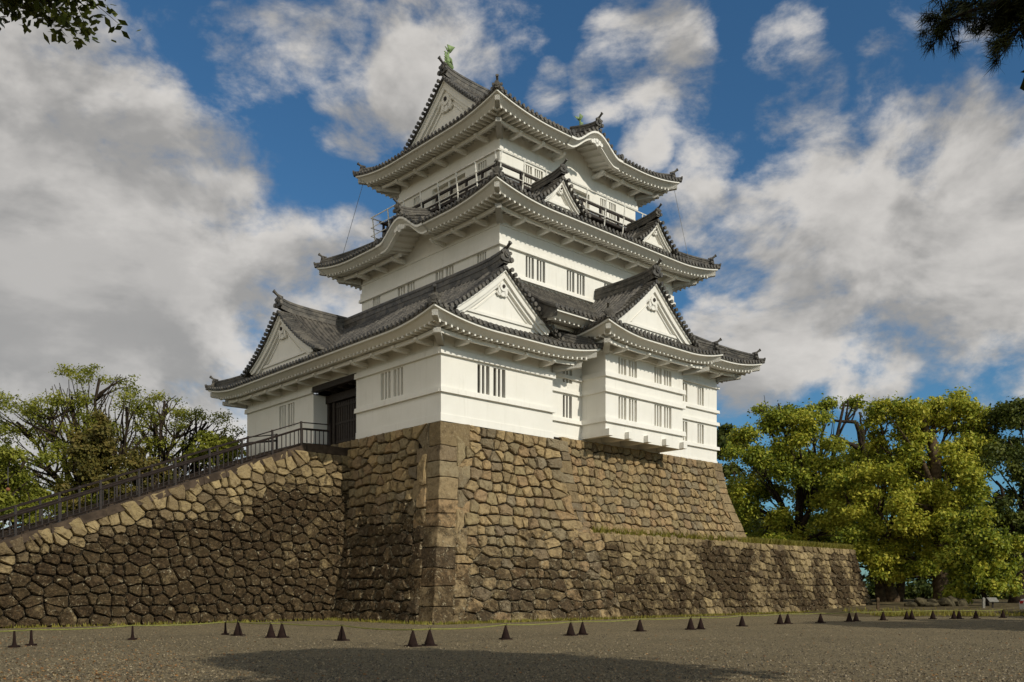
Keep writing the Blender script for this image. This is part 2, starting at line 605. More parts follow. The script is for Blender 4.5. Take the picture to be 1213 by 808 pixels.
def eave_side(mb, S, kara=(), purlin=True):
    """white plastered eave: edge board, soffit, rafters, purlin"""
    us = max(10, int((S.u1 - S.u0) / 0.3))
    def row(n, dz, useZ=None):
        a, b = S.lim(n)
        out = []
        for i in range(us + 1):
            u = lerp(a, b, i / us)
            out.append(S.P(u, n, (S.ze(u) if useZ else S.zlow(u, n)) + dz))
        return out
    SB = 0.52
    mb.grid([row(0.0, 0.012, 1), row(0.0, -0.095, 1), row(0.10, -0.125, 1), row(0.12, -0.10, 1), row(SB, 0.02)])
    mb.grid([row(SB, 0.02), row(SB, 0.08), row(S.E + 0.05, 0.08)])
    # wider face board under a curved gable
    for (uc, w, h) in S.bumps:
        rr = []
        for (n, d0) in ((-0.07, 0.02), (-0.07, -0.13), (0.06, -0.15), (0.34, -0.34), (0.34, -0.46), (0.60, -0.48)):
            rr.append([S.P(uc + w * 1.18 * (i / 20 - 1), n, S.ze(uc + w * 1.18 * (i / 20 - 1)) + d0) for i in range(41)])
        mb.grid(rr)
    k = int((S.u1 - S.u0 - 0.5) / 0.40)
    for i in range(k + 1):
        u = (S.u0 + S.u1) / 2 + (i - k / 2) * 0.40
        n1 = min(S.E, max(u - S.u0 if S.hl > 0 else 99, 0), max(S.u1 - u if S.hr > 0 else 99, 0))
        if n1 < SB + 0.1:
            continue
        pts = []
        for zz in (-0.085, 0.08):
            for (uu, n) in ((u - 0.055, SB - 0.05), (u + 0.055, SB - 0.05), (u + 0.055, n1), (u - 0.055, n1)):
                pts.append(S.P(uu, n, S.zlow(uu, n) + zz))
        mb.hexa(pts)
    if purlin:
        n0, n1 = S.E - 1.05, S.E - 0.83
        a0, b0 = S.lim(n0)
        a1, b1 = S.lim(n1)
        segs = []
        st = 24
        for i in range(st):
            ua, ub = lerp(a0, b0, i / st), lerp(a0, b0, (i + 1) / st)
            if any(abs((ua + ub) / 2 - uc) < w * 0.92 for (uc, w, h) in S.bumps):
                continue
            pts = []
            for zz in (-0.33, -0.12):
                for (uu, n) in ((ua, n0), (ub, n0), (ub, n1), (ua, n1)):
                    zb = S.zm + S.cl(uu) * 0.45 - 0.36 + 0.17 * max(0, n - 0.5)
                    pts.append(S.P(uu, n, zb + zz))
            mb.hexa(pts)


def bracket(S, u, parent):
    mb = MB()
    zb = S.zm + S.cl(u) * 0.45 - 0.36 + 0.17 * (S.E - 1.45)
    n0, n1 = S.E - 1.20, S.E + 0.05
    prof = [(n0, -0.22), (n0, -0.34), (n0 + 0.22, -0.47), (n1, -0.50), (n1, -0.22)]
    a = [mb.add(S.P(u - 0.11, n, zb + z)) for n, z in prof]
    b = [mb.add(S.P(u + 0.11, n, zb + z)) for n, z in prof]
    mb.f.append(a)
    mb.f.append(b[::-1])
    for i in range(len(prof)):
        j = (i + 1) % len(prof)
        mb.f.append([a[i], b[i], b[j], a[j]])
    mb.build('bracket', M['plaster'], parent)


def hip_beam(mb, S, left=True):
    """diagonal corner beam with its white end block"""
    u0 = S.u0 if left else S.u1
    sg = 1 if left else -1
    pts_top = []
    w = 0.15
    def q(n, off, z):
        return S.P(u0 + sg * (n + off), n - off, z)
    z0 = S.zlow(u0, 0.0) + .10
    z1 = S.zm - 0.36 + 0.17 * (S.E - 0.5)
    ps = []
    for dz in (-0.34, 0.02):
        ps += [q(0.16, -w * .7, z0 + dz + (0.06 if dz < 0 else 0)), q(0.16, w * .7, z0 + dz + (0.06 if dz < 0 else 0)), q(S.E, w * .7, z1 + dz), q(S.E, -w * .7, z1 + dz)]
    mb.hexa(ps)
    ps = []
    for dz in (-0.74, -0.36):
        n0, n1 = S.E - 1.25, S.E
        ps += [q(n0, -w * .9, z1 + dz + (0.12 if dz < -0.5 else 0) + .12), q(n0, w * .9, z1 + dz + (0.12 if dz < -0.5 else 0) + .12), q(n1, w * .9, z1 + dz), q(n1, -w * .9, z1 + dz)]
    mb.hexa(ps)


def ridge_bar(mb, path, w=0.30, h=0.34, cap_r=0.13):
    """stacked ridge tiles following a path (base line)"""
    path = [Vector(p) for p in path]
    rows = []
    for i, p in enumerate(path):
        t = (path[min(i + 1, len(path) - 1)] - path[max(i - 1, 0)])
        t.z = 0
        t.normalize()
        s_ = Vector((-t.y, t.x, 0))
        sec = [(-w * .5, -0.12), (-w * .5, h * .3), (-w * .58, h * .32), (-w * .58, h * .42), (-w * .44, h * .44), (-w * .44, h * .72), (-w * .54, h * .74), (-w * .54, h * .85), (-w * .36, h * .87)]
        sec = sec + [(-cap_r * cos(a_), h * .9 + cap_r * sin(a_)) for a_ in (0, pi / 4, pi / 2, 3 * pi / 4, pi)] + [(-x, z) for x, z in sec[::-1]]
        rows.append([p + s_ * x + Vector((0, 0, z)) for x, z in sec])
    ids = mb.grid(rows)
    mb.f.append(ids[0][::-1])
    mb.f.append(ids[-1])


def oni(mb, c, out, sc=1.0):
    """ridge-end ornament tile: roundel, scrolls and the raised bar above it"""
    c, out = Vector(c), Vector(out)
    out.z = 0
    out.normalize()
    s_ = Vector((-out.y, out.x, 0))
    up = Vector((0, 0, 1))
    # shield
    sh = [(-.34, -.12), (-.38, .10), (-.30, .36), (-.16, .56), (0, .64), (.16, .56), (.30, .36), (.38, .10), (.34, -.12)]
    a = [mb.add(c + s_ * x * sc + up * z * sc - out * .10 * sc) for x, z in sh]
    b = [mb.add(c + s_ * x * sc * .92 + up * z * sc + out * .08 * sc) for x, z in sh]
    mb.f.append(b)
    mb.f.append(a[::-1])
    for i in range(len(sh)):
        j = (i + 1) % len(sh)
        mb.f.append([a[i], a[j], b[j], b[i]])
    mb.disc(c + up * .28 * sc + out * .11 * sc, out, .20 * sc, .10 * sc, 12)
    mb.disc(c + up * .28 * sc + out * .17 * sc, out, .10 * sc, .06 * sc, 8)
    for sg in (-1, 1):
        mb.disc(c + s_ * sg * .36 * sc + up * .02 * sc + out * .06 * sc, out, .15 * sc, .16 * sc, 9)
        mb.disc(c + s_ * sg * .30 * sc + up * .40 * sc + out * .04 * sc, out, .10 * sc, .12 * sc, 8)
    mb.tube([c + up * .56 * sc - out * .30 * sc, c + up * .66 * sc + out * .10 * sc, c + up * .84 * sc + out * .34 * sc], [.085 * sc, .085 * sc, .10 * sc], 8)
    mb.disc(c + up * .86 * sc + out * .36 * sc, out + up * .6, .125 * sc, .06 * sc, 10)


def hip_ridge(S, parent, left=True, nend=None, sc=1.0):
    sg = 1 if left else -1
    u0 = S.u0 if left else S.u1
    nend = nend if nend is not None else (S.hl if left else S.hr)
    mb = MB()
    pts = []
    st = 12
    for i in range(st + 1):
        n = lerp(0.35, nend, i / st)
        pts.append(Vector(S.P(u0 + sg * n, n, S.zt(u0 + sg * n, n) + 0.16)))
    ridge_bar(mb, pts, .30 * sc, .36 * sc, .12 * sc)
    d = (pts[0] - pts[1])
    oni(mb, pts[0] + Vector((0, 0, .04)), d, .85 * sc)
    # lower front piece reaching the corner
    p2 = [Vector(S.P(u0 + sg * n, n, S.zt(u0 + sg * n, n) + 0.12)) for n in (-0.10, 0.15, 0.35)]
    ridge_bar(mb, p2, .24 * sc, .16 * sc, .10 * sc)
    mb.disc(p2[0] + Vector((0, 0, .15)), d, .15 * sc, .10, 10)
    mb.build('hip_ridge', M['tile'], parent)


def gable(parent_castle, fr, zt, w, zb, D, slopes=True, w_slope=None, ridge_h=0.62, barge_h=0.52, ped_bottom=None, y_back=None, name='gable', oni_sc=1.0, pend=1.0, verge_w=None, kud=True):
    """triangular gable. fr(x,y,z): x along the face, y inward from the bargeboard, zt(x): roof line"""
    V = lambda x, y, z: Vector(fr(x, y, z))
    yax = V(0, 1, 0) - V(0, 0, 0)
    w_slope = w_slope or w + 0.4
    verge_w = verge_w or w_slope
    top = MB()
    xs = [w * (i / 16) for i in range(17)]
    # verge tiles: sheet edge plus short round tiles with their ends showing
    for sg in (-1, 1):
        pts = [verge_w * i / 18 for i in range(19)]
        top.grid([[V(sg * x, y, zt(x) + dz) for x in pts] for (y, dz) in ((-.16, -.03), (-.22, 0.0), (-.22, .13), (-.16, .16), (.9, .16))])
        # arc-length spacing
        L, acc = [0], 0
        fx = [verge_w * i / 120 for i in range(121)]
        for i in range(120):
            acc += sqrt((fx[i + 1] - fx[i]) ** 2 + (zt(fx[i + 1]) - zt(fx[i])) ** 2)
            L.append(acc)
        m = int(acc / 0.34)
        for q in range(m):
            tgt = (q + 0.6) * acc / m
            i = next(j for j in range(121) if L[j] >= tgt)
            x = fx[i]
            sl = (zt(x + .02) - zt(x - .02)) / .04 if x > .02 else -1
            nx, nz = -sl / sqrt(1 + sl * sl), 1 / sqrt(1 + sl * sl)
            p0 = V(sg * (x + nx * .16), -.34, zt(x) + nz * .16)
            p1 = V(sg * (x + nx * .16), .62, zt(x) + nz * .16)
            top.tube([p0, p1], .105, 8)
            top.disc(p0, yax, .125, .08, 8)
        if kud:
            for (yy, rr) in ((.80, .15), (1.15, .10)):
                top.tube([V(sg * x, yy, zt(x) + .24) for x in [.25 + (verge_w * .97 - .25) * i / 12 for i in range(13)]], rr, 6)
    if slopes:
        for sg in (-1, 1):
            pts = [w_slope * i / 14 for i in range(15)]
            top.grid([[V(sg * x, y, zt(x) + .10) for x in pts] for y in (-.1, D * .5, D)])
            y = 1.55
            while y < D:
                def f(t, y=y, sg=sg):
                    x = lerp(.12, w_slope, t)
                    p = V(sg * x, y, zt(x) + .10)
                    q_ = V(sg * (x + .03), y, zt(x + .03) + .10)
                    t_ = (q_ - p).normalized()
                    up = yax.cross(t_)
                    if up.z < 0:
                        up = -up
                    return p, up.normalized(), yax
                rib(top, f, w_slope * 1.3)
                y += PITCH
    g_ob = top.build(name, M['tile'], parent_castle)
    # bargeboards (white)
    bb = MB()
    for sg in (-1, 1):
        hb = lambda x: barge_h * (1.0 - 0.10 * x / w)
        f0 = [V(sg * x, 0.0, zt(x) - .04) for x in xs]
        f1 = [V(sg * x, 0.0, max(zt(x) - hb(x), zb - .25)) for x in xs]
        f2 = [V(sg * x, .14, max(zt(x) - hb(x), zb - .25)) for x in xs]
        f3 = [V(sg * x, .14, max(zt(x) - hb(x) - barge_h * .42, zb - .27)) for x in xs]
        f4 = [V(sg * x, .34, max(zt(x) - hb(x) - barge_h * .42, zb - .27)) for x in xs]
        f00 = [V(sg * x, .34, zt(x) - .04) for x in xs]
        bb.grid([f00, f0, f1, f2, f3, f4])
        # lit narrow lip at the upper rim
        bb.grid([[V(sg * x, y, zt(x) + dz) for x in xs] for (y, dz) in ((.0, -.012), (-.10, -.012), (-.10, -.13), (0.0, -.15))])
    bb.build('bargeboard', M['plaster'], g_ob)
    # pediment wall with a raised inner triangle
    pd = MB()
    zb2 = ped_bottom if ped_bottom is not None else zb - .35
    yb = .32
    bot = [V(x, yb, zb2) for x in [-x for x in xs[::-1]] + xs[1:]]
    tp = [V(x, yb, max(zb2, zt(abs(x)) - .10)) for x in [-x for x in xs[::-1]] + xs[1:]]
    pd.grid([bot, tp])
    def tri(sc, y):
        ap = zt(0) - barge_h * 1.6
        base = zb + 0.10
        out = []
        hw = w * 0.80
        ptsn = 10
        for i in range(-ptsn, ptsn + 1):
            x = hw * i / ptsn
            z = min(zt(abs(x)) - barge_h * 1.75 - .02, ap)
            z = max(z, base)
            out.append((x * sc, base + .08 * (1 - sc) * 8 + (z - base) * sc))
        return [V(x, y, z) for x, z in out]
    pd.grid([tri(1.0, yb), tri(1.0, yb - .08), tri(.93, yb - .08), tri(.91, yb)])
    pd.box(-w * .86, w * .86, yb - .10, yb + .05, zb - .02, zb + .14, fr)
    pd.build('pediment', M['plaster'], g_ob)
    # hanging gable ornament
    pn = MB()
    zc = zt(0) - barge_h * 1.45 - .25 * pend
    k = pend
    pn.disc(V(0, yb - .16, zc), yax, .26 * k, .16, 14)
    pn.disc(V(0, yb - .12, zc - .34 * k), yax, .20 * k, .14, 12)
    for sg in (-1, 1):
        pn.disc(V(sg * .20 * k, yb - .12, zc - .24 * k), yax, .17 * k, .14, 10)
        pn.tube([V(sg * x * k, yb - .10, zc + z * k) for x, z in ((.22, -.12), (.42, -.02), (.58, -.16), (.72, -.12), (.84, -.30))], [.10 * k, .12 * k, .10 * k, .09 * k, .05 * k], 6)
        pn.tube([V(sg * x * k, yb - .10, zc + z * k) for x, z in ((.10, -.40), (.28, -.46), (.40, -.36), (.36, -.26))], [.09 * k, .09 * k, .07 * k, .05 * k], 6)
    pn.build('pendant', M['plaster'], g_ob)
    bs = MB()
    bs.disc(V(0, yb - .26, zc + .02), yax, .105 * k, .10, 6)
    bs.build('pendant_boss', M['dark_wood'], g_ob)
    # ridge
    rd = MB()
    yb_ = y_back if y_back is not None else D
    pts = []
    for i in range(15):
        y = lerp(-.12, yb_, (i / 14) ** 1.5)
        pts.append(V(0, y, zt(0) + .10 + .34 * exp(-(y + .12) / .9)))
    ridge_bar(rd, pts, .36, ridge_h, .14)
    rd.build('ridge', M['tile'], g_ob)
    on = MB()
    oni(on, pts[0] + Vector((0, 0, ridge_h * .12)), -yax, oni_sc)
    on.build('ridge_end_tile', M['tile'], g_ob)
    return g_ob


# ---- frames for wall faces: u along, d outward
def faceR(B0):
    return lambda u, d, z: (u, B0 - d, z)


def faceL(A0):
    return lambda u, d, z: (A0 - d, u, z)


def wall_face(mb, fr, u0, u1, z0, z1, holes=()):
    us = sorted({u0, u1, *[h[0] for h in holes], *[h[1] for h in holes]})
    zs = sorted({z0, z1, *[h[2] for h in holes], *[h[3] for h in holes]})
    for a, b in zip(us[:-1], us[1:]):
        for c, d in zip(zs[:-1], zs[1:]):
            x, z = (a + b) / 2, (c + d) / 2
            if any(h[0] < x < h[1] and h[2] < z < h[3] for h in holes):
                continue
            mb.poly(fr(a, 0, c), fr(b, 0, c), fr(b, 0, d), fr(a, 0, d))


def window(fr, h, kind='pair', pane='shutter', depth=0.24, nb=None):
    """barred castle window set into an opening"""
    u0, u1, z0, z1 = h
    mb = MB()
    for (a, b) in (((u0, z0), (u1, z0)), ((u1, z0), (u1, z1)), ((u1, z1), (u0, z1)), ((u0, z1), (u0, z0))):
        mb.poly(fr(a[0], 0, a[1]), fr(b[0], 0, b[1]), fr(b[0], -depth, b[1]), fr(a[0], -depth, a[1]))
    spans = []
    if kind == 'pair':
        mid = (u0 + u1) / 2
        wm = (u1 - u0) * .11
        mb.box(mid - wm / 2 - .03, mid + wm / 2 + .03, -depth, -.015, z0, z1, fr)
        spans = [(u0, mid - wm / 2 - .03), (mid + wm / 2 + .03, u1)]
        n = nb or 2
    else:
        spans = [(u0, u1)]
        n = nb or 3
    for a, b in spans:
        gap = (b - a) / (n + 1)
        bw = min(.12, gap * .40)
        for i in range(n):
            c = a + gap * (i + 1)
            mb.box(c - bw / 2, c + bw / 2, -.16, -.035, z0, z1, fr)
    o = mb.build('window', M['plaster'], castle)
    p = MB()
    p.poly(fr(u0, -depth, z0), fr(u1, -depth, z0), fr(u1, -depth, z1), fr(u0, -depth, z1))
    p.build('pane', M[pane], o)
    return h


def band(mb, fr, u0, u1, z0, z1, d=0.12, wrap0=0.0, wrap1=0.0):
    """string course with a chamfered top"""
    ps = [fr(u0 - wrap0, -.04, z0), fr(u1 + wrap1, -.04, z0), fr(u1 + wrap1, d, z0), fr(u0 - wrap0, d, z0),
          fr(u0 - wrap0, -.04, z1), fr(u1 + wrap1, -.04, z1), fr(u1 + wrap1, d * .8, z1 - .03), fr(u0 - wrap0, d * .8, z1 - .03)]
    mb.hexa(ps)


def bandsR(B0, u0, u1, zs, both=True):
    mb = MB()
    for (z0, z1, d) in zs:
        band(mb, faceR(B0), u0, u1, z0, z1, d, d, d)
    return mb


# ---- dimensions (local metres, A along the sunny face, B along the shaded face)
ZB = 10.85
TA1, TB1 = 8.59, 22.8                 # annex turret
KA0, KA1, KB0, KB1 = 4.5, 26.51, 0.5, 20.5
Y0, Y1, Y2, Y3 = 11.73, 19.6, -1.5, 11.40    # bay: A range, front B, bottom z
A2, A2b, B2, B2b = 6.81, 24.19, 2.82, 18.15
A3, A3b, B3, B3b = 8.58, 22.23, 4.78, 15.76

# ---- annex turret wall
R0, L0 = faceR(0), faceL(0)
hR = [window(R0, (2.60, 4.72, 12.84, 14.46), 'pair', 'dark_pane', .30)]
DOOR = (8.35, 13.42, ZB - .1, 15.0)
hL = [window(L0, (3.5, 5.72, 12.92, 14.50), 'pair', 'shutter'), window(L0, (15.9, 18.0, 12.76, 14.40), 'pair', 'shutter'), DOOR]
mb = MB()
wall_face(mb, R0, 0, TA1, ZB + .08, 16.2, hR)
wall_face(mb, L0, 0, TB1, ZB + .08, 16.2, hL)
mb.poly((0, TB1, ZB + .08), (TA1, TB1, ZB + .08), (TA1, TB1, 16.2), (0, TB1, 16.2))
mb.poly((TA1, 0, ZB + .08), (TA1, TB1, ZB + .08), (TA1, TB1, 16.2), (TA1, 0, 16.2))
# porch recess in the shaded face
DD = 1.3
mb.poly((0, DOOR[1], DOOR[2]), (DD, DOOR[1], DOOR[2]), (DD, DOOR[1], 14.5), (0, DOOR[1], 14.5))
mb.poly((0, DOOR[0], DOOR[2]), (DD, DOOR[0], DOOR[2]), (DD, DOOR[0], 15.0), (0, DOOR[0], 15.0))
mb.poly((0, DOOR[0], 15.0), (DD, DOOR[0], 15.0), (DD, DOOR[1], 15.0), (0, DOOR[1], 15.0))
w_ = mb.build('wall', M['plaster'], castle)
mb = MB()
band(mb, R0, 0, TA1, 14.57, 14.93, .17, .12, .12)
band(mb, R0, 0, TA1, 12.50, 12.82, .17, .12, .12)
band(mb, R0, 0, TA1, ZB + .08, 11.36, .05, .05, .05)
band(mb, L0, .0, DOOR[0], 14.572, 14.928, .165, 0, .0)
band(mb, L0, DOOR[1], TB1, 14.572, 14.928, .165, 0, .12)
band(mb, L0, .0, DOOR[0], 12.502, 12.818, .165, 0, .0)
band(mb, L0, .0, DOOR[0], ZB + .08, 11.36, .048, 0, 0)
band(mb, L0, DOOR[1], TB1, ZB - .3, 11.45, .048, 0, .05)
mb.build_each('string_course', M['plaster'], w_)
# doorway
mb = MB()
mb.poly((DD - .02, DOOR[0], DOOR[2]), (DD - .02, DOOR[1], DOOR[2]), (DD - .02, DOOR[1], 15), (DD - .02, DOOR[0], 15))
for b_ in (8.5, 9.0, 12.6, 13.25):
    mb.box(DD - .3, DD - .03, b_ - .13, b_ + .13, ZB - .1, 14.3)
mb.box(DD - .4, DD - .03, DOOR[0], DOOR[1], 14.0, 14.5)
mb.box(-.10, .25, DOOR[0] - .02, DOOR[1] - .02, 14.62, 14.98)
for b_ in (9.4, 10.7, 12.0):
    mb.box(.25, DD - .03, b_ - .16, b_ + .16, 14.55, 14.86)
dw = mb.build('doorway', M['dark_wood'], castle)
for (b0, b1) in ((9.15, 10.78), (10.82, 12.45)):
    mb = MB()
    mb.box(DD - .16, DD - .06, b0, b1, ZB - .08, 13.95)
    for i in range(6):
        bb_ = b0 + (i + .5) * (b1 - b0) / 6
        mb.box(DD - .20, DD - .16, bb_ - .10, bb_ + .10, ZB - .08, 13.95)
    for zz in (11.3, 12.5, 13.6):
        mb.box(DD - .23, DD - .20, b0, b1, zz, zz + .16)
    mb.build('door', M['dark_wood'], dw)

# ---- keep lower storeys
Rk = faceR(KB0)
hk = [window(Rk, (10.0, 10.82, 12.52, 13.90), 'single', 'dark_pane', .22, 2), window(Rk, (10.0, 10.85, 14.7, 16.05), 'single', 'shutter', .22, 2),
      window(Rk, (21.0, 22.86, 15.28, 16.60), 'pair', 'shutter'), window(Rk, (24.1, 24.86, 15.28, 16.62), 'single', 'shutter', .22, 2),
      window(Rk, (21.0, 22.86, 12.48, 13.86), 'pair', 'shutter'), window(Rk, (24.1, 24.86, 12.48, 13.88), 'single', 'shutter', .22, 2)]
mb = MB()
wall_face(mb, Rk, KA0, KA1, ZB + .22, 18.9, hk)
mb.poly((KA1, KB0, ZB - .3), (KA1, KB1, ZB - .3), (KA1, KB1, 18.9), (KA1, KB0, 18.9))
mb.poly((KA0, KB1, ZB - .3), (KA1, KB1, ZB - .3), (KA1, KB1, 18.9), (KA0, KB1, 18.9))
w_ = mb.build('wall', M['plaster'], castle)
mb = MB()
for (z0, z1) in ((16.75, 16.95), (14.93, 15.18), (14.0, 14.28), (12.18, 12.46)):
    band(mb, Rk, TA1, Y0 - .0, z0, z1, .17, 0, 0)
    band(mb, Rk, Y1, KA1, z0, z1, .17, 0, .17)
    band(mb, lambda u, d, z: (KA1 + d, u, z), KB0, KB1, z0 + .002, z1 - .002, .118, .0, 0)
band(mb, Rk, TA1, KA1, ZB + .22, 11.4, .05, 0, .05)
mb.build_each('string_course', M['plaster'], w_)

# ---- projecting bay
Rb = faceR(Y2)
hb_ = [window(Rb, (a, b, z0, z1), 'pair', 'shutter', .2) for (a, b) in ((12.95, 14.76), (16.55, 18.36)) for (z0, z1) in ((15.34, 16.38), (12.53, 13.92))]
mb = MB()
wall_face(mb, Rb, Y0, Y1, Y3, 17.6, hb_)
for a_ in (Y0, Y1):
    mb.poly((a_, Y2, Y3), (a_, KB0, Y3), (a_, KB0, 17.6), (a_, Y2, 17.6))
mb.poly((Y0, Y2, Y3 + .25), (Y1, Y2, Y3 + .25), (Y1, KB0, Y3 + .25), (Y0, KB0, Y3 + .25))
mb.box(Y0, Y1, Y2 + .0, Y2 + .18, Y3 - .12, Y3)
w_ = mb.build('wall', M['plaster'], castle)
mb = MB()
for (z0, z1) in ((16.53, 16.79), (14.99, 15.33), (14.02, 14.34), (12.17, 12.51)):
    band(mb, Rb, Y0, Y1, z0, z1, .17, .17, .17)
    band(mb, faceL(Y0), Y2, KB0, z0 + .002, z1 - .002, .165, 0, 0)
mb.build_each('string_course', M['plaster'], w_)
for i in range(5):
    a_ = lerp(Y0 + .14, Y1 - .14, i / 4)
    mb = MB()
    mb.box(a_ - .20, a_ + .20, Y2 - .34, KB0, Y3 - .10, Y3 + .32)
    mb.build('floor_beam', M['plaster'], w_)

# ---- middle storey
R2, L2 = faceR(B2), faceL(A2)
h2 = [window(R2, (a, b, 21.60, 22.96), 'pair', 'dark_pane', .26) for (a, b) in ((9.02, 10.76), (12.78, 14.52), (16.5, 18.24))]
h2l = [window(L2, (a, b, 21.75, 23.02), kd, 'shutter', .2, nb) for (a, b, kd, nb) in ((4.1, 4.98, 'single', 3), (7.35, 9.27, 'pair', 2), (11.6, 13.6, 'pair', 2), (15.75, 16.7, 'single', 3))]
mb = MB()
wall_face(mb, R2, A2, A2b, 19.8, 26.2, h2)
wall_face(mb, L2, B2, B2b, 19.8, 26.2, h2l)
mb.poly((A2b, B2, 19.8), (A2b, B2b, 19.8), (A2b, B2b, 25.6), (A2b, B2, 25.6))
mb.poly((A2, B2b, 19.8), (A2b, B2b, 19.8), (A2b, B2b, 25.6), (A2, B2b, 25.6))
w_ = mb.build('wall', M['plaster'], castle)
mb = MB()
for (z0, z1, d) in ((23.05, 23.30, .18), (23.30, 23.78, .08), (21.27, 21.52, .18), (24.3, 24.5, .06)):
    band(mb, R2, A2, A2b, z0, z1, d, d, d)
    band(mb, L2, B2, B2b, z0 + .002, z1 - .002, d - .002, 0, d)
    band(mb, lambda u, d_, z: (A2b + d_, u, z), B2, B2b, z0 + .002, z1 - .002, d - .002, 0, 0)
mb.build_each('string_course', M['plaster'], w_)

# ---- top storey
R3, L3 = faceR(B3), faceL(A3)
h3 = [window(R3, (10.72, 12.48, 28.6, 30.02), 'pair', 'shutter', .2, 3), window(R3, (18.3, 20.0, 28.6, 30.0), 'pair', 'shutter', .2, 3),
      window(R3, (13.55, 17.15, 28.1, 29.86), 'single', 'shutter', .3, 1)]
h3l = [window(L3, (6.1, 6.95, 28.6, 30.05), 'single', 'shutter', .2, 3), window(L3, (8.28, 11.9, 28.1, 29.95), 'single', 'shutter', .3, 1), window(L3, (13.2, 14.1, 28.6, 30.05), 'single', 'shutter', .2, 3)]
mb = MB()
wall_face(mb, R3, A3, A3b, 27.0, 32.5, h3)
wall_face(mb, L3, B3, B3b, 27.0, 32.5, h3l)
mb.poly((A3b, B3, 27), (A3b, B3b, 27), (A3b, B3b, 32.2), (A3b, B3, 32.2))
mb.poly((A3, B3b, 27), (A3b, B3b, 27), (A3b, B3b, 32.2), (A3, B3b, 32.2))
w_ = mb.build('wall', M['plaster'], castle)
mb = MB()
for (z0, z1, d) in ((30.2, 30.6, .15), (30.6, 31.06, .07)):
    band(mb, R3, A3, A3b, z0, z1, d, d, d)
    band(mb, L3, B3, B3b, z0 + .002, z1 - .002, d - .002, 0, d)
mb.build_each('string_course', M['plaster'], w_)

# ---- roofs


def hip_roof(sides, name='roof', br=True, bspace=2.1, visible='RL'):
    tl, ev = MB(), MB()
    for S in sides:
        tile_side(tl, S)
        eave_side(ev, S)
    o = tl.build(name, M['tile'], castle)
    for S in sides:
        if S.liftL:
            hip_beam(ev, S, True)
        if S.liftR:
            hip_beam(ev, S, False)
    ev.build('eave', M['plaster'], o)
    for S in sides:
        if S.kind not in visible:
            continue
        a, b = S.lim(S.E)
        k = max(2, int(round((b - a) / bspace)))
        for i in range(k):
            u = lerp(a, b, (i + .5) / k)
            if any(abs(u - uc) < w * .8 for uc, w, h in S.bumps):
                continue
            bracket(S, u, o)
    return o


# top roof (hip and gable, ridge along A)
e3 = 2.35
zm3, Rr3, Nr3, p3 = 31.68, 5.25, 7.84, 1.43
ae0, ae1, be0, be1 = A3 - e3, A3b + e3, B3 - e3, B3b + e3
G3 = 2.15
N3 = (be1 - be0) / 2
KARA3 = (15.4, 2.2, 1.15)
top_sides = [Side('R', be0, ae0, ae1, N3, e3, zm3, .62, Rr3, Nr3, p3, G3, G3, (KARA3,)),
             Side('K', be1, ae0, ae1, N3, e3, zm3, .62, Rr3, Nr3, p3, G3, G3),
             Side('L', ae0, be0, be1, G3 + .25, e3, zm3, .62, Rr3, Nr3, p3),
             Side('F', ae1, be0, be1, G3 + .25, e3, zm3, .62, Rr3, Nr3, p3)]
r3 = hip_roof(top_sides)
hip_ridge(top_sides[0], r3, True, G3)
hip_ridge(top_sides[0], r3, False, G3)
hip_ridge(top_sides[2], r3, False, G3)
bc3 = (be0 + be1) / 2
zt3 = lambda x: zm3 + Rr3 * (max(0, N3 - x) / Nr3) ** p3
ga = ae0 + G3
gable(castle, lambda x, y, z: (ga + y, bc3 - x, z), zt3, N3 - G3 - .1, 32.75, (ae1 - ae0) - 2 * G3, False, None, .70, .62, 32.4, (ae1 - ae0) - 2 * G3, pend=1.5, verge_w=N3 - G3 - .05)
gable(castle, lambda x, y, z: (ae1 - G3 - y, bc3 + x, z), zt3, N3 - G3 - .1, 32.75, 1.0, False, None, .70, .62, 32.4, 3.0, pend=1.5, verge_w=N3 - G3 - .05)


def fish(a0, sgn):
    """bronze dolphin-fish finial: head down on the ridge, tail raised"""
    b = MB()
    path = [(0.42, 0, 0.05), (0.25, 0, 0.18), (0.05, 0, 0.40), (-0.02, 0, 0.70), (0.06, 0, 1.00), (0.18, 0, 1.22)]
    rad = [.16, .24, .22, .17, .10, .05]
    P = lambda x, y, z: (a0 + sgn * x, bc3 + y, zt3(0) + .95 + z)
    b.tube([P(*p) for p in path], rad, 9)
    for s in (-1, 1):          # tail flukes and side fins
        b.hexa([P(.10, s * .02, 1.10), P(.26, s * .02, 1.12), P(.26, s * .06, 1.12), P(.10, s * .06, 1.10), P(.10 - .22, s * .10, 1.52), P(.46, s * .26, 1.48), P(.46, s * .30, 1.48), P(.10 - .22, s * .14, 1.52)])
        b.hexa([P(.10, s * .18, .30), P(.30, s * .20, .20), P(.30, s * .24, .20), P(.10, s * .22, .30), P(-.12, s * .40, .52), P(.05, s * .42, .44), P(.05, s * .45, .44), P(-.12, s * .43, .52)])
    for i in range(5):         # back spines
        z = .25 + i * .17
        b.hexa([P(-.12 - .0, -.02, z), P(-.02, -.02, z + .1), P(-.02, .02, z + .1), P(-.12, .02, z), P(-.30, -.01, z + .10), P(-.20, -.01, z + .18), P(-.20, .01, z + .18), P(-.30, .01, z + .10)])
    b.build('dolphin_finial', M['bronze'], castle, True)


fish(ga + .25, 1)
fish(ae1 - G3 - .25, -1)


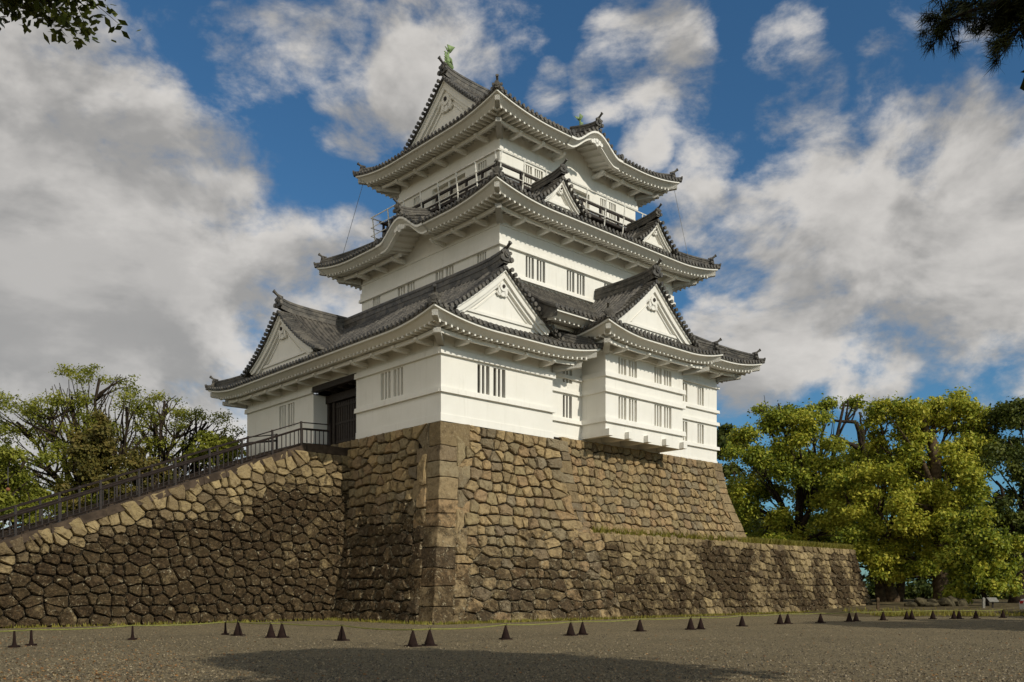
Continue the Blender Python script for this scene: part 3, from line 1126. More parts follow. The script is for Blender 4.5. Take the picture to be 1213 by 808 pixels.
def kara_parts(S, uc, w, h, parent_name='curved_gable'):
    """ridge, end tile and hanging ornament of a curved gable"""
    rd = MB()
    pts = [Vector(S.P(uc, n, S.zt(uc, n) + .10 + .30 * exp(-(n + .1) / .6))) for n in [-.10 + 2.6 * i / 10 for i in range(11)]]
    ridge_bar(rd, pts, .30, .42, .12)
    o = rd.build(parent_name, M['tile'], castle)
    on = MB()
    out = Vector(S.P(0, -1, 0)) - Vector(S.P(0, 0, 0))
    oni(on, pts[0] + Vector((0, 0, .05)), out, .8)
    on.build('ridge_end_tile', M['tile'], o)
    pn = MB()
    z = S.ze(uc) - .62
    for (x, dz, r) in ((0, 0, .20), (.24, -.03, .17), (-.24, -.03, .17), (.46, -.10, .13), (-.46, -.10, .13), (0, -.18, .15)):
        pn.disc(S.P(uc + x, .10, z + dz), out, r, .12, 10)
    pn.build('pendant', M['plaster'], o)
    vp = MB()
    vv = [uc + w * .98 * (i / 10 - 1) for i in range(21)]
    vp.grid([[S.P(u, S.E + .02, S.zm - .5) for u in vv], [S.P(u, S.E + .02, max(S.zm - .45, S.zlow(u, S.E) + .1)) for u in vv]])
    vp.build('vault_panel', M['plaster'], o)
    # short ridges that close the ends of the curve
    for sg in (-1, 1):
        e_ = MB()
        u = uc + sg * w * 1.12
        p = [Vector(S.P(u, n, S.zt(u, n) + .12)) for n in (-.05, .5, 1.1, 1.8)]
        ridge_bar(e_, p, .26, .24, .11)
        e_.disc(p[0] + Vector((0, 0, .16)), out, .17, .12, 10)
        e_.build('verge_ridge', M['tile'], o)


kara_parts(top_sides[0], *KARA3)

# middle roof
e2 = 2.40
zm2 = 25.13
a0, a1, b0, b1 = A2 - e2, A2b + e2, B2 - e2, B2b + e2
N2 = e2 + (B3 - B2) - .5
KARA2 = (10.1, 2.2, 1.15)
par2 = dict(E=e2, zm=zm2, lift=.62, R=2.75, Nr=4.36, p=1.2)
mid_sides = [Side('R', b0, a0, a1, N2, **par2), Side('L', a0, b0, b1, N2, bumps=(KARA2,), **par2), Side('F', a1, b0, b1, N2, **par2), Side('K', b1, a0, a1, N2, **par2)]
r2 = hip_roof(mid_sides)
hip_ridge(mid_sides[0], r2, True)
hip_ridge(mid_sides[0], r2, False)
hip_ridge(mid_sides[1], r2, False)
kara_parts(mid_sides[1], *KARA2)
for ac in (10.3, 19.8):
    w0, zb0, za0 = 1.55, 25.95, 27.50
    z_ = lambda x, w0=w0, zb0=zb0, za0=za0: zb0 + (za0 - zb0) * (1 - x / w0) * (1 - .32 * x / w0) if x < w0 else zb0 - (x - w0) * .65
    gable(castle, lambda x, y, z, ac=ac: (ac + x, .85 + y, z), z_, w0, zb0, 2.9, True, 2.2, .42, .30, 25.6, 2.6, oni_sc=.72, pend=.55, kud=False)

# keep lower roof (skirt), open toward the annex
e1 = 2.40
par1 = dict(E=e1, zm=18.05, lift=.62, R=2.95, Nr=4.72, p=1.2)
low_sides = [Side('R', KB0 - e1, 7.05, KA1 + e1, e1 + B2 - KB0, hl=0, liftL=False, **par1), Side('F', KA1 + e1, KB0 - e1, KB1 + e1, e1 + B2 - KB0, **par1)]
low_sides[0].valley = 0.0
r1 = hip_roof(low_sides)
hip_ridge(low_sides[0], r1, False)
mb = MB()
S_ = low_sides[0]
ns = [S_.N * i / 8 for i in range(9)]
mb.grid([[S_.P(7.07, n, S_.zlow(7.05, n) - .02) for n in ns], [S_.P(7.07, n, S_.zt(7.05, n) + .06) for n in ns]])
mb.build('void_panel', M['tile'], r1)  # dark tile colour stands in for the shaded void at this roof end
mb = MB()
mb.tube([S_.P(7.0, n, S_.zt(7.05, n) + .18) for n in [-.05] + ns], .14, 8)
mb.build('verge_ridge', M['tile'], r1)

# bay roof (hip and gable toward the sunny side)
eb = 1.95
zmb, Rb_, Nb = 17.20, 4.25, 5.87
bside = dict(E=eb, zm=zmb, lift=.55, R=Rb_, Nr=Nb, p=1.27, Lc=4.0)
GB = 1.25
bf = Y2 - eb
bay_sides = [Side('R', bf, Y0 - eb, Y1 + eb, GB + .25, **bside),
             Side('L', Y0 - eb, bf, 3.2, Nb, hl=GB, hr=0, liftR=False, **bside),
             Side('F', Y1 + eb, bf, 3.2, Nb, hl=GB, hr=0, liftR=False, **bside)]
rb_ob = hip_roof(bay_sides, visible='R')
hip_ridge(bay_sides[0], rb_ob, True, GB)
hip_ridge(bay_sides[0], rb_ob, False, GB)
acb = (Y0 + Y1) / 2
wb = (Y1 - Y0) / 2 + eb
ztb = lambda x: zmb + Rb_ * (max(0, wb - x) / Nb) ** 1.27
gable(castle, lambda x, y, z: (acb + x, bf + GB - .05 + y, z), ztb, 3.75, 18.45, B2 - bf - GB, False, None, .72, .55, 18.0, B2 - bf - GB + .1, pend=1.15, verge_w=4.3)

# annex roof (hip and gable, ridge along B)
et = 2.05
zmt, Rt, Nt = 15.82, 4.25, 6.345
tside = dict(E=et, zm=zmt, lift=.55, R=Rt, Nr=Nt, p=1.33, Lc=4.5)
GT = 1.75
ta0, ta1, tb0, tb1 = -et, TA1 + et, -et, TB1 + et
ann_sides = [Side('R', tb0, ta0, ta1, GT + .25, **tside), Side('L', ta0, tb0, tb1, Nt, hl=GT, hr=GT, **tside),
             Side('F', ta1, tb0, tb1, Nt, hl=GT, hr=GT, **tside), Side('K', tb1, ta0, ta1, GT + .25, **tside)]
rt_ob = hip_roof(ann_sides)
hip_ridge(ann_sides[0], rt_ob, True, GT)
hip_ridge(ann_sides[0], rt_ob, False, GT)
hip_ridge(ann_sides[1], rt_ob, False, GT + 1.5)
act = TA1 / 2
ztt = lambda x: zmt + Rt * (max(0, Nt - x) / Nt) ** 1.33
gable(castle, lambda x, y, z: (act + x, tb0 + GT - .1 + y, z), ztt, 3.55, 17.25, tb1 - tb0 - 2 * GT, False, None, .78, .50, 16.6, tb1 - tb0 - 2 * GT, pend=1.0, verge_w=4.45)
# big dormer gable on the shaded side
zbd, zad, wd = 17.2, 20.35, 4.25
ztd = lambda x: zbd + (zad - zbd) * (1 - x / wd) * (1 - .34 * x / wd) if x < wd else zbd - (x - wd) * .50
gable(castle, lambda x, y, z: (-.75 + y, 16.45 - x, z), ztd, wd, zbd, 5.2, True, 5.0, .62, .52, 16.6, 5.2, pend=1.2)

# ---- balcony of the top storey
mb = MB()
bo = .95
for (x0, x1, y0, y1) in ((A3 - bo, A3b + bo, B3 - bo, B3), (A3 - bo, A3b + bo, B3b, B3b + bo), (A3 - bo, A3, B3, B3b), (A3b, A3b + bo, B3, B3b)):
    mb.box(x0, x1, y0, y1, 27.78, 27.98)
bal = mb.build('balcony', M['dark_wood'], castle)
mb = MB()
ba0, ba1, bb0, bb1 = A3 - bo + .08, A3b + bo - .08, B3 - bo + .08, B3b + bo - .08
for z, r in ((28.20, .05), (28.74, .07)):
    ex = .35 if r > .06 else .0
    mb.box(ba0 - ex, ba1 + ex, bb0 - r, bb0 + r, z - r, z + r)
    mb.box(ba0 - ex, ba1 + ex, bb1 - r, bb1 + r, z - r, z + r)
    mb.box(ba0 - r, ba0 + r, bb0 + r, bb1 - r, z - r * .98, z + r * .98)
    mb.box(ba1 - r, ba1 + r, bb0 + r, bb1 - r, z - r * .98, z + r * .98)
n_ = 8
for i in range(n_ + 1):
    for (x, y) in ((lerp(ba0, ba1, i / n_), bb0), (lerp(ba0, ba1, i / n_), bb1), (ba0, lerp(bb0, bb1, i / n_)), (ba1, lerp(bb0, bb1, i / n_))):
        mb.box(x - .07, x + .07, y - .07, y + .07, 27.98, 28.80)
mb.build('balustrade', M['dark_wood'], bal)
ra0, ra1, rb0, rb1 = A3 - 1.3, A3b + 1.55, B3 - 1.3, B3b + 1.9
mb = MB()
for z in (29.36, 28.62, 28.0):
    mb.tube([(ra0, rb0, z), (ra1, rb0, z), (ra1, rb1, z), (ra0, rb1, z), (ra0, rb0, z)], .045 if z > 29 else .03, 6)
sr = mb.build('safety_railing', M['white_metal'], castle)
def post(x, y, dx, dy):
    m_ = MB()
    m_.tube([(x - dx * .25, y - dy * .25, 27.3), (x - dx * .18, y - dy * .18, 27.95), (x, y, 29.40)], .05, 6)
    m_.build('post', M['white_metal'], sr)
for i in range(9):
    post(lerp(ra0 + .3, ra1 - .3, i / 8), rb0, 0, -1)
for i in range(8):
    post(ra0, lerp(rb0 + .3, rb1 - .2, i / 7), -1, 0)
for i in range(1, 5):
    post(ra1, lerp(rb0, rb1, i / 4), 1, 0)
mb = MB()
for (p, q) in (((ae0 + .5, be1 - .3, 31.9), (a0 + 1.2, b1 - 1.3, 25.9)), ((ae1 - .35, be0 + .3, 31.9), (a1 - 1.9, b0 + 1.2, 25.9))):
    mb.tube([p, q], .018, 5)
mb.build('conductor_cable', M['cable'], castle)

# ================================================================== stone walls
ZT = 10.95


def off(z):
    return 2.45 * (clamp((ZT - z) / ZT, 0, 1.2)) ** 1.6


def clip(poly, nx, ny, c):
    """keep the part with nx*x+ny*y <= c"""
    out = []
    for i in range(len(poly)):
        p, q = poly[i], poly[(i + 1) % len(poly)]
        dp, dq = nx * p[0] + ny * p[1] - c, nx * q[0] + ny * q[1] - c
        if dp <= 0:
            out.append(p)
        if dp * dq < 0:
            t = dp / (dp - dq)
            out.append((p[0] + (q[0] - p[0]) * t, p[1] + (q[1] - p[1]) * t))
    return out


def stones(mb, seeds, region, f, wz, rng, asp=1.25, gap=0.044, bul=(.05, .13), cuts=None):
    """rough stones filling a convex region of a wall; f(u,h,d) puts them on the wall"""
    S = [(u, h * asp) for u, h in seeds]
    Wt = [rng.choice((0, .01, .03, .06, .09)) for _ in seeds]
    cell = 2.2
    gridd = {}
    for i, p in enumerate(S):
        gridd.setdefault((int(p[0] // cell), int(p[1] // cell)), []).append(i)
    for i, p in enumerate(S):
        poly = [(u, h * asp) for u, h in region]
        if cuts:
            for (nx, ny, c) in cuts(seeds[i]):
                poly = clip(poly, nx, ny / asp, c)
        gx, gy = int(p[0] // cell), int(p[1] // cell)
        for dx in (-1, 0, 1):
            for dy in (-1, 0, 1):
                for j in gridd.get((gx + dx, gy + dy), ()):
                    if j == i:
                        continue
                    q = S[j]
                    nx, ny = q[0] - p[0], q[1] - p[1]
                    c = (q[0] ** 2 + q[1] ** 2 - p[0] ** 2 - p[1] ** 2 + Wt[i] - Wt[j]) / 2
                    poly = clip(poly, nx, ny, c)
                    if len(poly) < 3:
                        break
        if len(poly) < 3:
            continue
        poly = [(u, h / asp) for u, h in poly]
        cx = sum(q[0] for q in poly) / len(poly)
        cy = sum(q[1] for q in poly) / len(poly)
        one_stone(mb, poly, cx, cy, f, wz(cx, cy), rng, gap, bul)


def one_stone(mb, poly, cx, cy, f, w, rng, gap=.03, bul=(.05, .13)):
    # round the corners once, then rings
    pts = []
    m = len(poly)
    for i in range(m):
        p, q = poly[i], poly[(i + 1) % m]
        L = sqrt((q[0] - p[0]) ** 2 + (q[1] - p[1]) ** 2)
        if L < 0.06:
            pts.append(((p[0] + q[0]) / 2, (p[1] + q[1]) / 2))
            continue
        k = min(.22, .060 / L)
        for t in (k, .5, 1 - k):
            pts.append((lerp(p[0], q[0], t), lerp(p[1], q[1], t)))
    R = sum(sqrt((x - cx) ** 2 + (y - cy) ** 2) for x, y in pts) / len(pts)
    if R < .09:
        return
    b = rng.uniform(*bul)
    tx, ty = rng.gauss(0, .07), rng.gauss(0, .07)
    col = (rng.random(), rng.random(), w)
    rings = []
    for (ins, d, jit, rim) in ((gap * .5, -.22, 0, 1.0), (gap, -.02, .010, 1.0), (gap + .045, b * .80, .018, .8), (None, b, .022, .0)):
        ring = []
        for (x, y) in pts:
            rr = sqrt((x - cx) ** 2 + (y - cy) ** 2)
            s = .62 if ins is None else max(.3, 1 - ins / max(rr, .05))
            uu, hh = cx + (x - cx) * s + rng.gauss(0, jit), cy + (y - cy) * s + rng.gauss(0, jit)
            ring.append(mb.add(f(uu, hh, d + (tx * (uu - cx) + ty * (hh - cy) if d > -.1 else 0) + rng.gauss(0, jit * .9))))
            mb.a.append((*col, rim))
        rings.append(ring)
    c = mb.add(f(cx, cy, b + rng.gauss(0, .02)))
    mb.a.append((*col, 0.0))
    n = len(pts)
    for a_, b_ in zip(rings[:-1], rings[1:]):
        for j in range(n):
            mb.f.append([a_[j], a_[(j + 1) % n], b_[(j + 1) % n], b_[j]])
    for j in range(n):
        mb.f.append([rings[-1][j], rings[-1][(j + 1) % n], c])


def thin(seeds, dmin):
    out = []
    for p in sorted(seeds, key=lambda q: q[0]):
        if all(p[0] - q[0] > dmin or (p[0] - q[0]) ** 2 + (p[1] - q[1]) ** 2 > dmin * dmin for q in out[-60:]):
            out.append(p)
    return out


def seed_rows(u0, u1, h0, h1, sw, sh, rng, jit=.24, keep=None):
    out = []
    nr = max(1, int(round((h1 - h0) / sh)))
    for r in range(nr):
        u = u0 + rng.uniform(.1, .9) * sw * .6
        h = lerp(h0, h1, (r + .5) / nr)
        while u < u1:
            p = (u + rng.gauss(0, jit * .30) * sw, h + rng.gauss(0, jit * .55) * sh)
            if keep is None or keep(*p):
                out.append(p)
            u += sw * rng.choice((.55, .8, .9, 1.0, 1.1, 1.25, 1.5)) * rng.uniform(.92, 1.08)
    return out


def quoins(name, mat_, parent, corner, dirs, z0, z1, rng, rows, wzf, la=(2.3, 1.25), jitter=.02):
    """squared corner stones laid alternately long on either face. corner(z)->(A,B); dirs: two unit vectors in plan"""
    bm_v = MB()
    cols = []
    d1, d2 = dirs
    zs = [z0]
    for r in range(rows):
        zs.append(zs[-1] + (z1 - z0) / rows * rng.uniform(.72, 1.28))
    sc = (z1 - z0) / (zs[-1] - z0)
    zs = [z0 + (z - z0) * sc for z in zs]
    bm = bmesh.new()
    lens = []
    lay = bm.verts.layers.float_color.new('stone')
    for r in range(rows):
        l1, l2 = (la[0], la[1]) if r % 2 == 0 else (la[1], la[0])
        l1 *= rng.uniform(.85, 1.15)
        l2 *= rng.uniform(.85, 1.15)
        lens.append((l1, l2))
        za, zb = zs[r] + .018, zs[r + 1] - .018
        o_ = rng.gauss(.03, jitter)
        vs = []
        col = (rng.choice((.0, .28, .55, .70, .95)) + rng.uniform(-.03, .03), rng.random(), wzf(0, (za + zb) / 2) + .12, .5)
        for z in (za, zb):
            cA, cB = corner(z)
            cA -= (d1[0] + d2[0]) * o_
            cB -= (d1[1] + d2[1]) * o_
            for (s, t) in ((0, 0), (l1, 0), (l1, l2), (0, l2)):
                j1, j2 = (0, 0)
                v = bm.verts.new((cA + d1[0] * s + d2[0] * t, cB + d1[1] * s + d2[1] * t, z))
                v[lay] = col
                vs.append(v)
        for q in ((0, 3, 2, 1), (4, 5, 6, 7), (0, 1, 5, 4), (1, 2, 6, 5), (2, 3, 7, 6), (3, 0, 4, 7)):
            bm.faces.new([vs[j] for j in q])
    bmesh.ops.bevel(bm, geom=bm.edges[:], offset=.05, segments=2, affect='EDGES', profile=.6)
    bmesh.ops.subdivide_edges(bm, edges=bm.edges[:], cuts=2, use_grid_fill=True)
    for v in bm.verts:
        nz_ = mnoise.noise_vector(v.co * 1.3) * .06 + mnoise.noise_vector(v.co * 4.0) * .032
        v.co += nz_
    me = bpy.data.meshes.new(name)
    bm.to_mesh(me)
    bm.free()
    me.materials.append(mat_)
    o = bpy.data.objects.new(name, me)
    COL.objects.link(o)
    o.parent = parent
    return o, zs, lens


base = thing('stone_rampart', 'tall curved dry stone base of fitted grey brown blocks directly under the white keep', 'stone wall', (OX, OY, 0), TH)
rng = random.Random(11)
ZTER = 5.35
UR = 9.6       # right end of the front base at its top
AEND = 45.4    # far end of the low terrace


def frontA(u, z):
    a = u - off(z) * clamp(1 - u / 8.0)
    a += 1.3 * off(max(z, ZTER)) * clamp((u - 3) / 6.6) * clamp((AEND - u) / 20 + .0 if u > 20 else 1)
    if u > 38:
        a += .6 * clamp((ZTER - z) / ZTER) ** 1.6 * (u - 38) / (AEND - 38)
    return a


def fF(u, z, d):
    return (frontA(u, z), -off(z) - d, z)


wzF = lambda u, z: clamp((6.6 - z) / 3.0) * .66 + (.15 if z < ZTER and u > 13 else 0)
NQ = 11
Qz = [0]
q_ob, Qz, Ql = quoins('corner_stones', M['stone'], base, lambda z: (-off(z), -off(z)), ((1, 0), (0, 1)), 0.0, ZT, random.Random(3), NQ, wzF, (2.1, 1.15))


def ql(z, side=0):
    for r in range(NQ):
        if Qz[r] <= z <= Qz[r + 1]:
            return Ql[r][side] / (1 + off(z) / 8.0) - .07
    return 1.2


mb = MB()
sd_ = seed_rows(1.2, UR - .9, ZTER, ZT, .68, .60, rng) + [(ql(z) + .40, z) for z in [ZTER + .35 + .66 * i for i in range(9)]]
sd_ = [p for p in sd_ if p[0] > ql(p[1]) + .22 and p[1] < ZT - .12]
low = [p for p in seed_rows(1.2, UR + 2, 0, ZTER, .72, .58, rng) + [(ql(z) + .42, z) for z in [.35 + .66 * i for i in range(8)]] if p[0] > ql(p[1]) + .22]
stones(mb, thin(sd_ + low, .34), [(0, 0), (UR + 1.5, 0), (UR + 1.5, ZT + .02), (0, ZT + .02)], fF, wzF, rng,
       cuts=lambda s: [(-1, 0, -ql(s[1]))] + ([(1, 0, UR - .38)] if s[1] > ZTER else [(0, 1, ZTER)] if s[0] > UR - .5 else []))
# shaded face
def fL(u, z, d):
    return (-off(z) - d, u - off(z) * clamp(1 - u / 8.0), z)
qlL = lambda z: ql(z, 1)
sl = [p for p in seed_rows(1.0, 12.6, 0, ZT, .70, .62, rng) + [(qlL(z) + .38, z) for z in [.3 + .62 * i for i in range(17)]] if p[0] > qlL(p[1]) + .22 and p[1] < ZT - .12]
stones(mb, thin(sl, .36), [(0, 0), (13, 0), (13, ZT + .02), (0, ZT + .02)], fL, lambda u, z: clamp((8.2 - z) / 3.5) * .9, rng, cuts=lambda s: [(-1, 0, -qlL(s[1]))], bul=(.08, .2))
mb.build('masonry', M['stone'], base, False, 'stone')
# right-hand quoin of the front base
quoins('corner_stones', M['stone'], base, lambda z: (frontA(UR, z) + .35, -off(z) + .02), ((-1, 0), (0, 1)), ZTER - .1, ZT, random.Random(8), 9, wzF, (1.15, .75))
# recessed upper base under the keep
UE = 26.75
def off2(z):
    return clamp((11.25 - z) / 5.9, 0, 1.1) ** 1.5
def fU(u, z, d):
    return (u + 2.2 * off2(z) * clamp((u - 14) / (UE - 14)), .22 - 1.0 * off2(z) - d, z)
mb = MB()
su = [p for p in seed_rows(9.7, UE - .1, 4.9, 11.2, .62, .56, rng) if p[1] < 11.1]
stones(mb, su, [(9.5, 4.9), (UE, 4.9), (UE, 11.22), (9.5, 11.22)], fU, lambda u, z: clamp((6 - z) / 3) * .3, rng, gap=.036, bul=(.04, .09), cuts=lambda s: [(1, 0, UE - 1.0)])
mb.build('masonry', M['stone'], base, False, 'stone')
quoins('corner_stones', M['stone'], base, lambda z: (UE + 2.2 * off2(z), .24 - 1.0 * off2(z)), ((-1, 0), (0, 1)), 4.9, 11.22, random.Random(5), 10, lambda u, z: .1, (1.35, 1.25))
# solid core behind the joints
mb = MB()
rows = []
zs_ = [-.3, .5, 1.5, 2.5, 3.5, 4.5, ZTER, 6.5, 7.5, 8.5, 9.5, ZT - .06]
for z in zs_:
    o_ = off(z) - .13
    rows.append([(-o_, -o_, z), (frontA(UR, max(z, 0)) + .15, -o_, z), (frontA(UR, max(z, 0)) + .15, 3, z), (10, 21, z), (-o_, TB1 + .3, z)])
ids = mb.grid(rows, True)
mb.f.append(ids[-1])
rows = []
for z in [-.3, 4.9, 6, 7, 8, 9, 10, 11.15]:
    o_ = off2(max(z, 4.9))
    rows.append([(6, .32 - 1.0 * o_, z), (UE + 2.2 * o_ - .15, .32 - 1.0 * o_, z), (UE + 2.2 * o_ - .15, 21, z), (6, 21, z)])
ids = mb.grid(rows, True)
mb.f.append(ids[-1])
mb.build('core', M['joint'], base)

terr = thing('stone_terrace', 'long low weathered stone terrace wall with a grassy top edge', 'stone wall', (OX, OY, 0), TH)
mb = MB()
lt = [p for p in seed_rows(UR + 2.0, AEND + .2, 0, ZTER, .70, .54, rng)]
edge = [p for p in low if p[0] > UR + .6]
stones(mb, lt, [(UR + 1.5, 0), (AEND, 0), (AEND, ZTER), (UR + 1.5, ZTER)], fF, lambda u, z: clamp(.58 + .85 * mnoise.noise((u * .50, z * .20, 3.3))) if z < 4.7 else .22, rng, gap=.03, bul=(.05, .15))
mb.build('masonry', M['ramp_stone'], terr, False, 'stone')
mb = MB()
rows = []
for z in (-.3, 1, 2, 3, 4, ZTER - .03):
    row = [(frontA(u, max(z, 0)), -off(max(z, 0)) + .14, z) for u in [UR + lerp(0, AEND - UR - .12, i / 12) for i in range(13)]]
    row += [(frontA(AEND, max(z, 0)) - .12, 12, z), (UR, 12, z)]
    rows.append(row)
ids = mb.grid(rows, True)
mb.f.append(ids[-1])
mb.build('core', M['joint'], terr)
# end face of the terrace
mb = MB()
def fE(u, z, d):
    return (frontA(AEND, z) + d, -off(z) + u, z)
stones(mb, seed_rows(0, 12, 0, ZTER, .9, .7, rng), [(0, 0), (12, 0), (12, ZTER), (0, ZTER)], fE, lambda u, z: .5, rng, gap=.02, bul=(.03, .06))
mb.build('masonry', M['ramp_stone'], terr, False, 'stone')

# ---- ramp with steps to the porch
ramp = thing('stone_ramp', 'dark stained stone wall of the stairway rising to the porch', 'stone wall', (OX, OY, 0), TH)


def rtop(a):
    return min(10.40, 10.40 + .392 * (a + 3.1))


def rB(z):
    return 7.25 + .17 * z


def fR(u, z, d):
    return (u, rB(z) - d, z)


rr_ = random.Random(21)
sr_ = [p for p in seed_rows(-27.5, .2, 0, 10.4, .70, .50, rr_) if p[1] < rtop(p[0]) - .64]
sr_ += [(a_ + rr_.uniform(-.1, .1), rtop(a_) - .64 - rr_.uniform(0, .12)) for a_ in [-27.2 + i * .66 for i in range(42)] if rtop(a_) > 1.0]
keep_ = []
for p in sr_:
    if all((p[0] - q[0]) ** 2 + (p[1] - q[1]) ** 2 > .12 for q in keep_[-160:]):
        keep_.append(p)
sr_ = keep_
mb = MB()
stones(mb, sr_, [(-27.6, 0), (.4, 0), (.4, 10.0), (-4.1, 9.99), (-27.6, .78)], fR, lambda u, z: clamp((rtop(u) - z - .05 - .9 * clamp((u + 13) / 8) - 1.5 * mnoise.noise((u * .35, z * .5, 1.7))) / 2.4) * .95 - .25 * clamp((u + 7) / 5) * clamp(1 - abs(z - 3.5) / 4), rr_, 1.2, .036, (.06, .17))
mb.build('masonry', M['ramp_stone'], ramp, False, 'stone')
mb = MB()
for i in range(19):      # coping slabs
    a0_, a1_ = -27.6 + i * 1.29, -27.6 + (i + 1) * 1.29 - .02
    ps = []
    for dz in (-.44, .0):
        for (a_, bb_) in ((a0_, 0), (a1_, 0), (a1_, .8), (a0_, .8)):
            z = rtop(a_) + dz + rr_.gauss(0, .012)
            ps.append((a_, rB(z) - .10 + bb_ + rr_.gauss(0, .015), z))
    mb.hexa(ps)
for i in range(3):
    a0_, a1_ = -3.05 + i * 1.1, -3.05 + (i + 1) * 1.1 - .02
    mb.box(a0_, min(a1_, .0), rB(10.4) - .08, rB(10.4) + .8, 9.98, 10.46)
mb.build('coping', M['coping'], ramp)
mb = MB()
rows = []
for a_ in [-27.6 + i * 1.0 for i in range(29)]:
    a_ = min(a_, 1.0)
    t_ = rtop(a_) - .15
    rows.append([(a_, rB(0) + .14, -.3), (a_, rB(t_) + .14, t_), (a_, 15.5, t_), (a_, 16.5, -.3)])
mb.grid(rows)
mb.build('core', M['joint'], ramp)
mb = MB()
for i in range(24):
    a0_ = -3.1 - i * 1.0
    mb.box(a0_ - 1.0, a0_, 9.85, 15.0, rtop(a0_ - .5) - .35, rtop(a0_ - .5) - .06)
mb.box(-3.1, DD, 9.85, 15.0, 10.2, 10.52)
mb.build('steps', M['coping'], ramp)


def handrail(bfun, label, a_from, a_to, balusters=True):
    hr = thing('handrail', label, 'railing', (OX, OY, 0), TH)
    zt_ = lambda a: min(10.42, rtop(a)) if a < -3.0 else 10.44
    n = int((a_to - a_from) / 1.85)
    top, mid, low_ = [], [], []
    for i in range(n + 1):
        a = lerp(a_from, a_to, i / n)
        b = bfun(a)
        z = zt_(a)
        m_ = MB()
        m_.box(a - .05, a + .05, b - .05, b + .05, z - .25, z + 1.42)
        m_.build('post', M['rail'], hr)
        top.append((a, b, z + 1.36))
        mid.append((a, b, z + .98))
        low_.append((a, b, z + .12))
    for pth, r in ((top, .035), (mid, .065), (low_, .035)):
        m_ = MB()
        m_.tube(pth, r, 6)
        m_.build('rail', M['rail'], hr)
    if balusters:
        m_ = MB()
        k = int((a_to - a_from) / .28)
        for i in range(k):
            a = lerp(a_from, a_to, (i + .5) / k)
            b, z = bfun(a), zt_(a)
            m_.box(a - .022, a + .022, b - .022, b + .022, z + .10, z + .96)
        setting(m_.build('baluster', M['rail'], hr), 'stuff')
    return hr


handrail(lambda a: rB(rtop(a)) + .25, 'dark brown metal handrail with balusters along the near edge of the stone stairway', -26.5, -1.3)
handrail(lambda a: 14.6, 'dark metal handrail along the far side of the stone stairway behind the balusters', -24.0, -2.0, False)

# ================================================================== grass
gr = random.Random(5)


def blades(name, spots, label=None):
    mb = MB()
    for (x, y, z, h) in spots:
        a = gr.uniform(0, 2 * pi)
        w = .035 + .03 * gr.random()
        dx, dy = cos(a) * w, sin(a) * w
        lx, ly = gr.gauss(0, .12) * h * 2, gr.gauss(0, .12) * h * 2
        t = gr.random()
        mb.poly((x - dx, y - dy, z), (x + dx, y + dy, z), (x + lx, y + ly, z + h))
        mb.a += [t, t, t]
    o = mb.build(name, M['grass'], None, False, 'tint')
    return setting(o, 'stuff')


sp = []
for i in range(16000):     # fringe on the terrace edge
    u = UR + .6 + (AEND - UR - .8) * gr.random()
    d = abs(gr.gauss(0, .5))
    A, B = frontA(u, ZTER), -off(ZTER) + .02 + d
    x, y = world_xy(A, B)
    sp.append((x, y, ZTER - .04, gr.uniform(.18, .55)))
for i in range(5000):     # foot of the walls
    if gr.random() < .72:
        u = gr.uniform(-2.4, AEND + 1)
        x, y = world_xy(u, -2.5 - abs(gr.gauss(0, .22)))
    elif gr.random() < .5:
        x, y = world_xy(-2.5 - abs(gr.gauss(0, .2)), gr.uniform(-2.5, 7))
    else:
        x, y = world_xy(gr.uniform(-27, -2.5), 7.15 - abs(gr.gauss(0, .2)))
    sp.append((x, y, 0, gr.uniform(.05, .22)))
blades('grass', sp)
sp = []
for i in range(9000):
    x, y = gr.uniform(24, 62), 58.6 + abs(gr.gauss(0, 3.0))
    if gr.random() < .35 or mnoise.noise((x * .25, y * .25, 1)) > .0:
        sp.append((x, y, .02 + .03 * (y - 58), gr.uniform(.08, .34)))
blades('grass', sp)
# loose gravel standing proud of the forecourt
mb = MB()
for i in range(34000):
    u, v = gr.uniform(-60, 1275), 733 + 88 * gr.random() ** .9
    Y = EYE * F_PX / (v - HOR)
    x = (u - CX) / F_PX * Y
    A_ = (x - OX) * cos(TH) + (Y - OY) * sin(TH)
    B_ = -(x - OX) * sin(TH) + (Y - OY) * cos(TH)
    if (A_ > -2.6 and B_ > -2.6) or (A_ < -2 and B_ > 6.9) or Y > 62:
        continue
    r = gr.uniform(.012, .032)
    a = gr.uniform(0, 6.28)
    t = gr.random()
    p = [(x + r * cos(a + q * 2.09), Y + r * sin(a + q * 2.09), 0.002) for q in range(3)]
    i0 = len(mb.v)
    mb.v += p + [(x, Y, r * gr.uniform(.6, 1.3))]
    mb.f += [[i0, i0 + 1, i0 + 3], [i0 + 1, i0 + 2, i0 + 3], [i0 + 2, i0, i0 + 3]]
    mb.a += [t] * 4
setting(mb.build('gravel', M['pebble'], None, False, 'tint'), 'stuff')
# fallen leaves
mb = MB()
for i in range(3600):
    if gr.random() < .5:
        u, v = gr.gauss(90, 120), gr.uniform(755, 830)
    else:
        u, v = gr.uniform(-50, 1300), 738 + 95 * gr.random() ** .8
    Y = EYE * F_PX / (v - HOR)
    x = (u - CX) / F_PX * Y
    r = gr.uniform(.018, .045)
    a = gr.uniform(0, 6.28)
    z = .012
    t = gr.random()
    mb.poly((x + r * cos(a), Y + r * sin(a), z), (x - r * .6 * sin(a), Y + r * .6 * cos(a), z + gr.uniform(0, .03)), (x - r * cos(a), Y - r * sin(a), z + gr.uniform(0, .02)), (x + r * .6 * sin(a), Y - r * .6 * cos(a), z))
    mb.a += [t] * 4
setting(mb.build('fallen_leaves', M['dead_leaf'], None, False, 'tint'), 'stuff')

